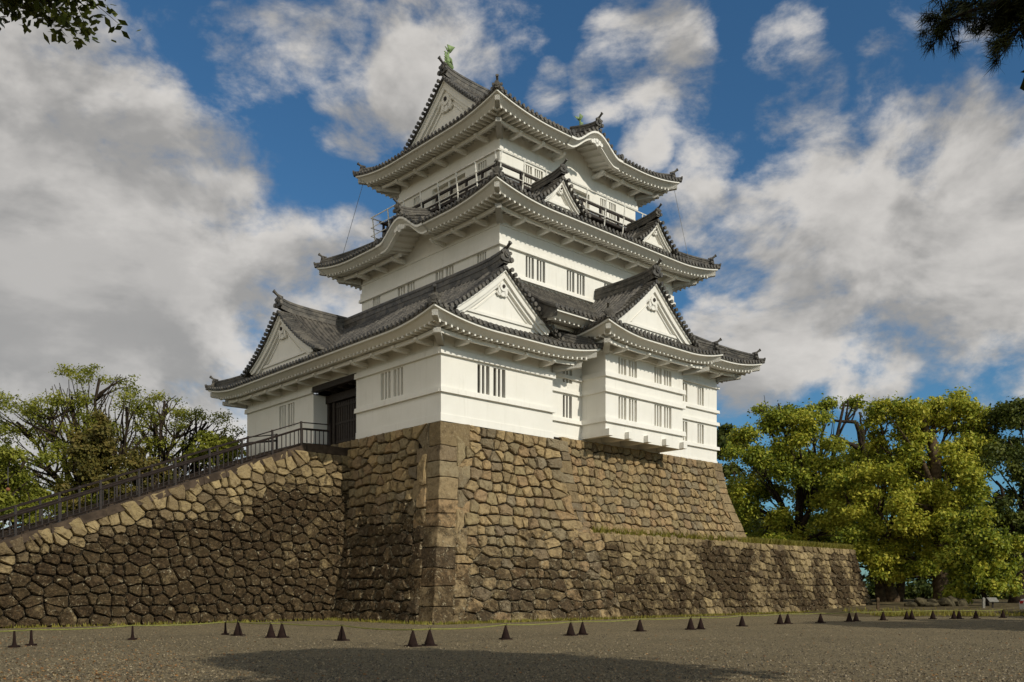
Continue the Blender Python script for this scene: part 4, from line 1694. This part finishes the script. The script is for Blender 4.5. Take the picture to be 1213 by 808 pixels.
# ================================================================== cones and rope
cone_px = [(282, 753, 1), (321, 755.5, 1), (334, 755.5, 1), (405, 759, 1), (489, 766, 1), (509, 765, 1), (599, 757.5, 1), (676, 753, 1), (690, 752, 1), (758, 748, 1), (818, 746, 1), (830, 745.5, 1),
           (879, 742, 1), (924, 739.5, 1), (933, 739, 1), (972, 738, 1), (1006, 736.5, 1), (1014, 736, 1), (1046, 735, 1), (1074, 734, 1), (1080, 734, 1), (1105, 733.5, 1), (1130, 733.3, 1), (1136, 733.3, 1), (1156, 733, 1), (1188, 732, 1)]
post_px = [(17, 767), (37, 765), (157, 758), (267, 752)]


def cone_parts(slim):
    t = bpy.data.objects.new('barrier_post' if slim else 'traffic_cone', None)
    t.empty_display_size = .2
    COL.objects.link(t)
    m_ = MB()
    if slim:
        m_.box(-.12, .12, -.12, .12, 0, .06)
        m_.build('base', M['cone'], t)
        m_ = MB()
        m_.tube([(0, 0, .05), (0, 0, .20), (0, 0, .50)], [.075, .045, .03], 10)
        m_.build('pole', M['cone'], t)
    else:
        bmh = .045
        pts = [(-.20, -.20), (.20, -.20), (.20, .20), (-.20, .20)]
        m_.hexa([(x, y, 0) for x, y in pts] + [(x * .94, y * .94, bmh) for x, y in pts])
        m_.build('base', M['cone'], t)
        m_ = MB()
        m_.tube([(0, 0, .04), (0, 0, .09), (0, 0, .47), (0, 0, .50)], [.165, .15, .035, .028], 16)
        m_.build('body', M['cone'], t, True)
        m_ = MB()
        m_.tube([(-.03, 0, .49), (-.035, 0, .56)], .012, 5)
        m_.tube([(.03, 0, .49), (.035, 0, .56)], .012, 5)
        m_.build('hook', M['cone'], t)
    return t


proto_c, proto_p = None, None
rope_pts = []
cone_xy = []


def place_copy(proto):
    c = proto.copy()
    COL.objects.link(c)
    for ch in list(proto.children):
        d = ch.copy()
        COL.objects.link(d)
        d.parent = c
    return c


nth = ['first', 'second', 'third', 'fourth', 'fifth', 'sixth', 'seventh', 'eighth', 'ninth', 'tenth', 'eleventh', 'twelfth', 'thirteenth', 'fourteenth', 'fifteenth', 'sixteenth', 'seventeenth', 'eighteenth', 'nineteenth', 'twentieth',
       'twenty-first', 'twenty-second', 'twenty-third', 'twenty-fourth', 'twenty-fifth', 'twenty-sixth']
ends = {0: 'black rope cone standing beside the slim post below the ramp wall', 4: 'reddish black rope cone nearest the camera where the rope bends', 5: 'black rope cone just right of the nearest one at the rope bend',
        6: 'lone black rope cone before the sunlit corner stones', 25: 'black rope cone farthest away beside the parked pale car', 3: 'lone black rope cone before the shaded corner of the stone base'}
for i, (u, v, s) in enumerate(cone_px):
    Y = EYE * F_PX / (v - HOR)
    x = (u - CX) / F_PX * Y
    if proto_c is None:
        proto_c = cone_parts(False)
        c = proto_c
    else:
        c = place_copy(proto_c)
    c.location = (x, Y, 0)
    c.rotation_euler = (0, 0, rng.uniform(0, 1.5))
    k_ = .98 + .1 * rng.random()
    c.scale = (k_, k_, k_)
    tag(c, ends.get(i, 'black rope cone, %s of the cones counted from the left along the rope' % nth[i]), 'traffic cone', 'black cones holding the rope')
    rope_pts.append((x, Y, .52))
for i, (u, v) in enumerate(post_px):
    Y = EYE * F_PX / (v - HOR)
    x = (u - CX) / F_PX * Y
    if proto_p is None:
        proto_p = cone_parts(True)
        c = proto_p
    else:
        c = place_copy(proto_p)
    c.location = (x, Y, 0)
    tag(c, ['slim dark rope post farthest left by the ramp wall', 'slim dark rope post close beside the farthest left one', 'slim dark rope post standing alone before the ramp wall', 'slim dark rope post next to a black cone'][i], 'barrier post', 'slim posts holding the rope')
    rope_pts.append((x, Y, .50))
rope_pts.sort()
rope_pts = [(rope_pts[0][0] - 6, rope_pts[0][1] - 1.5, .5)] + rope_pts
full = []
for p, q in zip(rope_pts[:-1], rope_pts[1:]):
    p, q = Vector(p), Vector(q)
    L = (q - p).length
    for i in range(6):
        t = i / 6
        full.append(p.lerp(q, t) - Vector((0, 0, 4 * t * (1 - t) * .012 * L)))
full.append(Vector(rope_pts[-1]))
mb = MB()
mb.tube(full, .022, 6)
tag(mb.build('barrier_rope', M['rope']), 'thin yellow green rope strung along the row of black cones', 'rope')

# ================================================================== trees
def leaf_quad(mb, p, nrm, r, t, rng):
    n = nrm.normalized()
    a = n.orthogonal().normalized()
    b = n.cross(a)
    th = rng.uniform(0, 6.28)
    x = (a * cos(th) + b * sin(th)) * r
    y = (b * cos(th) - a * sin(th)) * r * .62
    mb.poly(p + x, p + y + n * r * .15, p - x, p - y + n * r * .15)
    mb.a += [t] * 4


def tuft(mb, c, rad, n, size, rng, flat=.55, tint=.5, ctr=None, droop=0.0):
    for i in range(n):
        v = Vector((rng.gauss(0, .5), rng.gauss(0, .5), rng.gauss(0, .5) * flat)) * rad
        if droop:
            v.z -= droop * rng.random() * rad
        out = (v.normalized() * .7 + Vector((rng.gauss(0, .55), rng.gauss(0, .55), .55 + rng.gauss(0, .4))))
        leaf_quad(mb, c + v, out, size * rng.uniform(.45, 1.35), clamp(tint + rng.gauss(0, .26)), rng)


def limb(mb, p, q, r0, r1, rng, bow=.12, seg=6, steps=6):
    p, q = Vector(p), Vector(q)
    L = (q - p).length
    off_ = Vector((rng.gauss(0, 1), rng.gauss(0, 1), rng.gauss(0, .6))) * L * bow
    pts, rad = [], []
    for i in range(steps + 1):
        t = i / steps
        w = Vector((rng.gauss(0, 1), rng.gauss(0, 1), rng.gauss(0, 1))) * L * .014 if 0 < i < steps else Vector()
        pts.append(p.lerp(q, t) + off_ * 4 * t * (1 - t) * .5 + w)
        rad.append(lerp(r0, r1, t ** .8))
    mb.tube(pts, rad, seg)
    return pts


def tree(name, label, cat, base_p, clumps, trunk_r, leaf, rng, split=.35, size=.165, dens=1.0, tuft_r=.80, bark='bark', group=None, stubs=(), flat=.6, lean=None, twigs=0, hollow=.35, droop=0.0, tint=(.35, .8)):
    """clumps: list of (centre, rx, rz) ; a limb runs to each clump, leaves sit in tufts through it"""
    t = thing(name, label, cat, base_p, 0, group)
    B = Vector(base_p)
    tr, cr = MB(), MB()
    top = max(c[0].z for c in clumps)
    mean = sum((c[0] for c in clumps), Vector()) / len(clumps)
    fork = B + (lean or Vector((0, 0, 0))) + Vector(((mean.x - B.x) * .35, (mean.y - B.y) * .35, (top - B.z) * split))
    H = fork - B
    pts, rad = [], []
    for i in range(8):
        s = i / 7
        pts.append(H * s + Vector((rng.gauss(0, .10), rng.gauss(0, .10), 0)) * (1 if 0 < i < 7 else 0))
        rad.append(trunk_r * (1.0 + .45 * exp(-s * 9)) * lerp(1, .80, s))
    pts[0].z = -.3
    tr.tube(pts, rad, 10)
    for (c, rx, rz) in clumps:
        e = c - B
        st = H * rng.uniform(.72, 1.0)
        lp = limb(tr, st, e, trunk_r * rng.uniform(.40, .62), .10, rng, .16)
        for q in range(4 + twigs):
            s_ = lp[rng.randint(2, 5)]
            d = Vector((rng.gauss(0, 1), rng.gauss(0, 1), rng.gauss(.2, .7))).normalized()
            limb(tr, s_, e + Vector((d.x * rx, d.y * rx, d.z * rz)) * .95, .10, .022, rng, .12, 5, 4)
        # several smaller puffs make up a clump, with gaps between them
        for kq in range(8):
            d = Vector((rng.gauss(0, 1), rng.gauss(0, 1), rng.gauss(.1, .9))).normalized()
            sc = e + Vector((d.x * rx, d.y * rx, d.z * rz)) * rng.uniform(.50, 1.08)
            sr, sz = rx * rng.uniform(.22, .40), rz * rng.uniform(.22, .38)
            pt = rng.uniform(*tint)
            n = int(dens * 11.0 * (sr * sr + sr * sz) / (tuft_r * tuft_r))
            for q in range(max(4, n)):
                d = Vector((rng.gauss(0, 1), rng.gauss(0, 1), rng.gauss(.15, 1))).normalized()
                k = (hollow + (1 - hollow) * rng.random() ** .5) * rng.uniform(.85, 1.10)
                tuft(cr, sc + Vector((d.x * sr * k, d.y * sr * k, d.z * sz * k)), tuft_r * rng.uniform(.7, 1.2), int(20 * rng.uniform(.7, 1.3)), size, rng, flat, pt + rng.gauss(0, .08), droop=droop)
    for (p, q, r0, r1) in stubs:
        limb(tr, Vector(p) - B, Vector(q) - B, r0, r1, rng, .05, 8, 5)
    tr.build('trunk', M[bark], t, True)
    cr.build('crown', M[leaf], t, False, 'tint')
    return t


def C(u, v, Y, ru, rv):
    return (at(u, v, Y), ru / F_PX * Y, rv / F_PX * Y)


def gz(x, y):
    return .12


tr_rng = random.Random(42)
GR = 'trees beyond the low terrace'
# --- right group
Y = 92
tree('camphor_tree', 'tall yellow green tree with bare twig tips rising beside the keep wall', 'tree', tuple(at(955, 717, Y)), [C(905, 560, Y, 42, 40), C(900, 610, Y + 2, 40, 40), C(945, 520, Y, 40, 34), C(880, 535, Y, 30, 28), C(925, 500, Y + 2, 26, 22), C(960, 570, Y - 1, 40, 40), C(920, 650, Y, 45, 34), C(965, 500, Y, 22, 24), C(880, 590, Y + 3, 30, 34), C(975, 630, Y, 36, 40)], .62, 'camphor', tr_rng, .42,
     stubs=[(at(930, 560, Y), at(908, 490, Y), .20, .08), (at(908, 490, Y), at(899, 485, Y), .09, .06), (at(935, 545, Y), at(922, 478, Y), .15, .09), (at(908, 488, Y), at(905, 468, Y), .05, .02)], twigs=1, group=GR)
tree('camphor_tree', 'pollarded tree lifting several thick sawn off dark limbs above the foliage', 'tree', tuple(at(985, 717, Y + 8)), [C(1000, 600, Y + 6, 50, 40), C(960, 545, Y + 8, 34, 30), C(1010, 550, Y + 8, 36, 26), C(1040, 560, Y + 8, 36, 30), C(985, 640, Y + 8, 50, 40), C(1012, 478, Y + 8, 9, 7), C(980, 480, Y + 8, 9, 6)], .75, 'camphor', tr_rng, .55,
     stubs=[(at(1028, 560, Y + 6), at(1014, 500, Y + 6), .36, .24), (at(1014, 500, Y + 6), at(988, 498, Y + 6), .22, .14), (at(1016, 530, Y + 6), at(985, 516, Y + 6), .28, .2), (at(985, 560, Y + 6), at(1000, 478, Y + 6), .26, .13), (at(1002, 500, Y + 6), at(1004, 474, Y + 6), .14, .08), (at(1030, 550, Y + 6), at(1020, 505, Y + 6), .34, .26), (at(1024, 515, Y + 6), at(1018, 488, Y + 6), .16, .1), (at(1024, 515, Y + 6), at(1032, 486, Y + 6), .16, .1), (at(1008, 500, Y + 6), at(1016, 476, Y + 6), .1, .04)], group=GR)
Y = 86
tree('camphor_tree', 'broad bright yellow green tree with a double reddish trunk beyond the terrace end', 'tree', tuple(at(1055, 719, Y)), [C(1040, 570, Y, 46, 34), C(1010, 625, Y - 1, 42, 40), C(1060, 620, Y - 2, 48, 38), C(1085, 660, Y - 1, 40, 30), C(1030, 670, Y - 2, 34, 26), C(1075, 570, Y + 2, 36, 34), C(1000, 580, Y + 1, 34, 30), C(1055, 540, Y + 1, 34, 26)], .60, 'camphor', tr_rng, .40, bark='mossy',
     stubs=[(at(1045, 719, Y), at(1042, 640, Y), .55, .38), (at(1062, 719, Y + .5), at(1068, 640, Y), .5, .35)], tint=(.5, 1.0), group=GR)
tree('camphor_tree', 'tall leafy tree with a thick sunlit mossy trunk beyond the rocks', 'tree', tuple(at(1115, 720, Y - 2)), [C(1090, 500, Y, 34, 26), C(1060, 500, Y, 34, 24), C(1125, 490, Y, 36, 24), C(1150, 500, Y, 30, 22), C(1085, 540, Y, 36, 30), C(1120, 560, Y - 3, 48, 34), C(1150, 545, Y - 1, 34, 28), C(1095, 600, Y - 4, 36, 36), C(1140, 600, Y - 4, 44, 36), C(1160, 640, Y - 3, 36, 30), C(1115, 640, Y - 4, 32, 24), C(1040, 490, Y, 22, 18)], .72, 'camphor', tr_rng, .50, bark='mossy',
     stubs=[(at(1110, 600, Y - 2), at(1102, 520, Y - 1), .62, .52), (at(1102, 520, Y - 1), at(1090, 490, Y - 1), .42, .30), (at(1102, 520, Y - 1), at(1113, 488, Y - 1), .30, .18), (at(1104, 515, Y - 1), at(1150, 486, Y - 1), .16, .05)], tint=(.45, .95), group=GR)
tree('evergreen_tree', 'dark green dense tree behind the drooping light green one', 'tree', tuple(at(1205, 722, 82)), [C(1195, 520, 84, 40, 34), C(1215, 490, 84, 44, 24), C(1180, 570, 82, 36, 36), C(1215, 590, 82, 44, 44), C(1190, 630, 83, 40, 34), C(1215, 670, 82, 40, 34), C(1260, 550, 82, 55, 60), C(1250, 640, 82, 50, 44)], .7, 'evergreen', tr_rng, .4, group=GR)
tree('weeping_tree', 'small drooping light green tree before the dark evergreen', 'tree', tuple(at(1168, 723, 74)), [C(1150, 620, 74, 24, 18), C(1170, 640, 73, 30, 20), C(1185, 665, 73, 22, 26), C(1145, 665, 73.5, 24, 26), C(1165, 670, 72.5, 26, 22), C(1195, 688, 73, 14, 20), C(1135, 690, 74, 16, 18)], .22, 'camphor', tr_rng, .5, .17, 1.1, .6, droop=.9, tint=(.3, .75), group=GR)
tree('evergreen_tree', 'dark tree filling the gap right behind the keep base corner', 'tree', tuple(at(880, 712, 118)), [C(870, 560, 118, 40, 44), C(860, 610, 116, 36, 36), C(900, 640, 116, 46, 40), C(945, 660, 112, 44, 34), C(880, 680, 112, 50, 26)], .6, 'evergreen', tr_rng, .4, .34, .6, 1.0, tint=(.4, .9), group=GR)
tree('evergreen_tree', 'shady background tree seen between the two thick mossy trunks', 'tree', tuple(at(1090, 712, 112)), [C(1010, 670, 112, 50, 30), C(1070, 670, 112, 50, 34), C(1130, 670, 112, 50, 34), C(1110, 620, 112, 50, 40), C(1180, 680, 112, 50, 26), C(1040, 620, 112, 46, 40)], .5, 'evergreen', tr_rng, .4, .34, .6, 1.0, group=GR)
tree('evergreen_tree', 'shady low dark green tree behind the foot of the evergreen', 'tree', tuple(at(1192, 714, 100)), [C(1180, 640, 100, 50, 40), C(1230, 660, 100, 50, 40)], .55, 'evergreen', tr_rng, .4, .34, .6, 1.0, group=GR)
# --- left group behind the stairway
GL = 'trees behind the stairway'
tree('cherry_tree', 'sparse spreading tree, tallest of those behind the stairway', 'tree', tuple(at(95, 690, 66)), [C(60, 485, 66, 44, 26), C(118, 448, 66, 36, 20), C(150, 482, 66, 34, 24), C(20, 500, 66, 44, 28), C(95, 505, 65, 40, 26), C(40, 545, 64, 50, 30), C(140, 520, 67, 36, 26), C(-15, 535, 66, 44, 36), C(70, 580, 66, 46, 28), C(85, 470, 66, 26, 20), C(110, 560, 64, 40, 26), C(10, 575, 65, 40, 28)], .34, 'cherry', tr_rng, .45, .09, .42, .58, twigs=9, flat=.55, hollow=.1, tint=(.35, .95), group=GL)
tree('cherry_tree', 'thinly leaved spreading tree reaching toward the white turret eave', 'tree', tuple(at(190, 665, 68)), [C(185, 495, 68, 34, 18), C(215, 505, 68, 38, 18), C(165, 530, 68, 34, 24), C(245, 500, 68, 28, 16), C(268, 515, 67, 22, 20), C(225, 535, 67, 32, 20), C(200, 560, 67, 38, 22), C(250, 540, 67, 28, 18), C(180, 585, 67, 34, 18), C(195, 475, 68, 20, 10)], .26, 'cherry', tr_rng, .42, .085, .30, .55, twigs=11, flat=.55, hollow=.1, tint=(.35, .95), group=GL)
tree('conifer_tree', 'dense brownish green conifer with a rounded top behind the stairway', 'conifer', tuple(at(118, 680, 62)), [C(118, 515, 62, 22, 24), C(112, 545, 62, 32, 26), C(120, 580, 62, 36, 26), C(112, 605, 62, 40, 22)], .24, 'rusty', tr_rng, .5, .14, 1.5, .6, group=GL)
tree('round_shrub', 'rounded olive green shrub right above the stairway rail', 'shrub', tuple(at(165, 640, 60)), [C(165, 555, 60, 26, 22), C(150, 580, 59, 30, 20), C(185, 570, 60, 24, 20)], .12, 'rusty', tr_rng, .4, .13, 1.4, .6, tint=(.3, .7), group=GL)
tree('evergreen_tree', 'deep green bushy tree low behind the stairway at the left edge', 'tree', tuple(at(25, 700, 60)), [C(10, 590, 60, 36, 26), C(50, 600, 60, 36, 24), C(-20, 570, 60, 36, 36), C(90, 605, 61, 30, 18)], .3, 'cherry', tr_rng, .5, .12, .8, .65, tint=(.25, .8), group=GL)
tree('cherry_tree', 'leafy green tree filling the space behind the lowest flight of rail', 'tree', tuple(at(-40, 690, 56)), [C(-40, 600, 56, 40, 30), C(10, 610, 57, 34, 24), C(60, 612, 58, 30, 20), C(-10, 560, 57, 34, 26), C(30, 545, 58, 30, 22), C(-60, 540, 57, 40, 34), C(110, 612, 60, 28, 16), C(150, 605, 60, 26, 14)], .22, 'cherry', tr_rng, .4, .12, .9, .62, tint=(.25, .8), group=GL)
tree('leafy_shrub', 'bright green young shrub beside the turret corner above the stair rail', 'shrub', tuple(at(258, 600, 62)), [C(255, 525, 62, 22, 14), C(240, 540, 62, 18, 10), C(272, 535, 62, 14, 14)], .10, 'cherry', tr_rng, .45, .14, .9, .55, tint=(.5, 1), group=GL)

# hedge in the shade under the right trees
mb = MB()
hrng = random.Random(9)
for i in range(420):
    x = lerp(34, 62, hrng.random())
    tuft(mb, Vector((x, 100 + hrng.gauss(0, 1.0), .5 + 1.9 * hrng.random())), .9, 26, .26, hrng, .7, hrng.uniform(.1, .6))
h_ = mb.build('hedge', M['evergreen'], None, False, 'tint')
tag(h_, 'dark clipped hedge in the shade under the trees beyond the terrace', 'hedge')

# overhanging trees by the camera
def pine(base_p, height, label, branch_end=None, n_tuft=260, seed=1, crown_r=5.0, z_lo=.5):
    rg = random.Random(seed)
    t = thing('pine_tree', label, 'pine tree', base_p, 0, 'tall pines beside the forecourt')
    tr, cr = MB(), MB()
    pts = [Vector((rg.gauss(0, .12), rg.gauss(0, .12), height * i / 8)) for i in range(9)]
    pts[0].z = -.3
    tr.tube(pts, [.34 * (1 - i / 9) + .05 for i in range(9)], 10)
    def needles(c, r, n, ax, L=.125, w=.0062):
        for i in range(n):
            d = (ax * .8 + Vector((rg.gauss(0, .7), rg.gauss(0, .7), rg.gauss(0, .7)))).normalized()
            s = d.orthogonal().normalized() * w
            p = c + Vector((rg.gauss(0, .3), rg.gauss(0, .3), rg.gauss(0, .3))) * r
            q = p + d * L * rg.uniform(.7, 1.2)
            tt = rg.random()
            cr.poly(p - s, p + s, q)
            cr.a += [tt] * 3
    for i in range(n_tuft):
        h = lerp(height * z_lo, height, rg.random() ** .8)
        k = 1 - ((h / height - .72) / .45) ** 2
        a = rg.uniform(0, 2 * pi)
        rad = crown_r * sqrt(rg.random()) * max(.15, k)
        c = Vector((cos(a) * rad, sin(a) * rad, h))
        tuft(cr, c, .8, 24, .30, rg, .35, rg.random())
        if i % 6 == 0:
            limb(tr, Vector((0, 0, h * .9)), c, .08, .02, rg, .05, 5, 3)
    if branch_end:
        B = Vector(base_p)
        for (s, e, m) in branch_end:
            s, e = Vector(s) - B, Vector(e) - B
            lp = limb(tr, s, e, .075, .010, rg, .05, 6, 8)
            for q in range(m):
                b0_ = lp[rg.randint(2, 8)]
                d = Vector((rg.gauss(0, 1), rg.gauss(0, .8), rg.gauss(0, .45))).normalized()
                tip = b0_ + d * rg.uniform(.08, .34)
                limb(tr, b0_, tip, .008, .004, rg, .05, 4, 2)
                needles(tip, .07, 90, d)
                needles((tip + b0_) / 2, .09, 50, d)
    tr.build('trunk', M['bark'], t, True)
    cr.build('crown', M['pine'], t, False, 'tint')
    return t


pb = (8.2, 6.2, 0)
pine(pb, 9.5, 'pine tree beside the forecourt whose needle tufts hang into the upper right sky',
     [((8.2, 6.2, 7.5), at(1122, 24, 8.0), 90), ((8.2, 6.2, 7.3), at(1208, 34, 7.8), 100), ((8.2, 6.2, 7.8), at(1155, 4, 8.2), 130), ((8.2, 6.2, 7.6), at(1205, 14, 8.0), 150)], 60, 3, 2.6, .72)
pine((10.9, 9.6, 0), 12.2, 'large broad pine tree standing outside the forecourt edge casting the near shadow', None, 640, 5, 3.9, .62)
for (x, y, h_) in ((31.5, 35.5, 10), (40, 38, 11), (49, 44, 11)):
    pine((x, y, 0), h_, 'pine tree of the row outside the forecourt edge casting the thin far shadow', None, 200, int(x), 5.0, .4)


def broadleaf(base_p, ends_, label):
    rg = random.Random(17)
    t = thing('maple_tree', label, 'tree', base_p)
    B = Vector(base_p)
    tr, cr = MB(), MB()
    tr.tube([(0, 0, -.3), (.1, 0, 2), (.2, .1, 4.5), (.5, .2, 7.6)], [.30, .24, .2, .12], 10)
    for (e, m) in ends_:
        s, e = Vector((.45, .2, 7.3)), Vector(e) - B
        lp = limb(tr, s, e + Vector((0, 0, .28)), .06, .012, rg, .04, 6, 8)
        for q in range(m):
            b0_ = lp[rg.randint(4, 8)]
            c = b0_ + Vector((rg.gauss(0, .11), rg.gauss(0, .26), rg.uniform(-.13, .22)))
            limb(tr, b0_, c, .006, .003, rg, .05, 4, 2)
            for i in range(12):
                p = c + Vector((rg.gauss(0, .10), rg.gauss(0, .10), rg.gauss(0, .07)))
                n = Vector((rg.gauss(0, .5), rg.gauss(0, .5), 1))
                # pointed leaf
                n.normalize()
                a = n.orthogonal().normalized()
                b = n.cross(a)
                th = rg.uniform(0, 6.28)
                x, y = a * cos(th) + b * sin(th), b * cos(th) - a * sin(th)
                x = (x + Vector((0, 0, -.45))).normalized()
                L = rg.uniform(.07, .115)
                tt = rg.random()
                cr.poly(p, p + x * L * .45 + y * L * .30, p + x * L, p + x * L * .45 - y * L * .30)
                cr.a += [tt] * 4
    for i in range(60):
        a = rg.uniform(0, 6.28)
        r = 2.2 * sqrt(rg.random())
        tuft(cr, Vector((-.6 + cos(a) * r, -1.0 + sin(a) * r, 8.2 + 1.6 * rg.random())), .5, 26, .11, rg, .5, rg.random())
    tr.build('trunk', M['bark'], t, True)
    cr.build('crown', M['maple'], t, False, 'tint')


broadleaf((-7.2, 6.8, 0), [(at(52, 30, 8.0), 60), (at(20, 15, 8.0), 90), (at(45, 12, 8.1), 130), (at(72, 8, 8.1), 80), (at(60, -2, 8.2), 90), (at(122, -16, 8.3), 14), (at(-5, 2, 8.0), 60)],
          'broadleaf tree beside the forecourt whose branch hangs into the upper left sky')

# ================================================================== small things on the right
rk = random.Random(31)


def rock(loc, s, label):
    bm = bmesh.new()
    bmesh.ops.create_icosphere(bm, subdivisions=2, radius=1)
    o3 = Vector((rk.random() * 50, rk.random() * 50, 0))
    for v in bm.verts:
        d = 1 + .45 * mnoise.noise(v.co * 1.1 + o3) + .12 * mnoise.noise(v.co * 3 + o3)
        v.co = Vector((v.co.x * d * s[0], v.co.y * d * s[1], v.co.z * d * s[2]))
    me = bpy.data.meshes.new('rock')
    bm.to_mesh(me)
    bm.free()
    me.materials.append(M['rock'])
    o = bpy.data.objects.new('rock', me)
    COL.objects.link(o)
    o.location = loc
    o.rotation_euler = (0, 0, rk.uniform(0, 6))
    tag(o, label, 'rock', 'garden rocks under the trees')


for i in range(15):
    u = [1078, 1087, 1095, 1100, 1106, 1112, 1119, 1126, 1131, 1090, 1103, 1117, 1124, 1138, 1096][i]
    Yr = 71 + (i % 3) * 1.1
    p = at(u, 715, Yr)
    rock((p.x, p.y, .55 + (.3 if 5 < i < 10 else 0)), (rk.uniform(.35, .75), .5, rk.uniform(.28, .52)), 'mossy grey rock in the low pile before the thick trunk')
sg = thing('info_board', 'small slanted pale information board on a post before the dark hedge', 'sign', (at(1176, 716, 66).x, 66, .25))
m_ = MB()
m_.box(-.05, .05, -.05, .05, -.2, .75)
m_.build('post', M['dark_wood'], sg)
m_ = MB()
m_.hexa([(-.35, -.22, .62), (.35, -.22, .62), (.35, .22, .92), (-.35, .22, .92), (-.35, -.24, .66), (.35, -.24, .66), (.35, .20, .96), (-.35, .20, .96)])
m_.build('panel', M['sign'], sg)
for (u, lab, m2) in ((1165, 'pale square marker post before the drooping tree', 'sign'), (1040, 'short brown stake by the terrace end', 'mossy')):
    p = at(u, 716, 66)
    m_ = MB()
    m_.hexa([(x + p.x, y + 66, .1) for x, y in ((-.09, -.09), (.09, -.09), (.09, .09), (-.09, .09))] + [(x + p.x, y + 66, 1.15) for x, y in ((-.085, -.085), (.085, -.085), (.085, .085), (-.085, .085))])
    m_.hexa([(x + p.x, y + 66, 1.15) for x, y in ((-.085, -.085), (.085, -.085), (.085, .085), (-.085, .085))] + [(x + p.x, y + 66, 1.22) for x, y in ((-.02, -.02), (.02, -.02), (.02, .02), (-.02, .02))])
    o = m_.build('marker_post', M[m2])
    tag(o, lab, 'post')

# parked car whose rear shows at the right edge
car = thing('parked_car', 'pale parked car partly behind the bushes beyond the last cone', 'car', (at(1252, 720, 60).x, 60, .12), radians(8))
m_ = MB()
prof = [(-2.1, .35), (-2.15, .75), (-2.0, 1.0), (-1.75, 1.05), (-1.35, 1.5), (.6, 1.52), (1.3, 1.05), (2.0, .92), (2.15, .7), (2.1, .35)]
rows = [[(x, y * (1 if z < 1.06 else .86), z) for x, z in prof] for y in (-.84, .84)]
a_ = [m_.add(p) for p in rows[0]]
b_ = [m_.add(p) for p in rows[1]]
m_.f.append(a_)
m_.f.append(b_[::-1])
for i in range(len(prof)):
    j = (i + 1) % len(prof)
    m_.f.append([a_[i], b_[i], b_[j], a_[j]])
m_.build('body', M['car'], car)
m_ = MB()
for s in (-1, 1):
    m_.hexa([(-1.55, s * .80, 1.06), (1.0, s * .80, 1.06), (1.0, s * .845, 1.06), (-1.55, s * .845, 1.06), (-1.25, s * .72, 1.46), (.55, s * .72, 1.46), (.55, s * .755, 1.46), (-1.25, s * .755, 1.46)])
m_.hexa([(-1.74, -.68, 1.08), (-1.74, .68, 1.08), (-1.70, .68, 1.08), (-1.70, -.68, 1.08), (-1.40, -.60, 1.46), (-1.40, .60, 1.46), (-1.34, .60, 1.46), (-1.34, -.60, 1.46)])
m_.build('windows', M['glass'], car)
for x in (-1.3, 1.35):
    for s in (-1, 1):
        m_ = MB()
        m_.disc((x, s * .78, .31), (0, 1, 0), .31, .2, 18)
        m_.build('wheel', M['rubber'], car)
for s in (-1, 1):
    m_ = MB()
    m_.box(-2.17, -2.10, s * .6 - .14, s * .6 + .14, .72, .92)
    m_.build('taillight', M['red'], car)
# round paper lantern in the left trees
ln = thing('paper_lantern', 'small round orange lantern hanging in the dark leaves behind the stairway', 'lantern', tuple(at(9.5, 586, 52)))
m_ = MB()
m_.tube([(0, 0, (.115 * sin(a) + .3)) for a in (-1.4, -1.0, -.6, -.2, .2, .6, 1.0, 1.4)], [(.12 * cos(a)) for a in (-1.4, -1.0, -.6, -.2, .2, .6, 1.0, 1.4)], 12)
m_.build('shade', M['lantern'], ln, True)
m_ = MB()
m_.tube([(0, 0, .55), (0, 0, 1.6)], .012, 5)
m_.build('cord', M['cable'], ln)
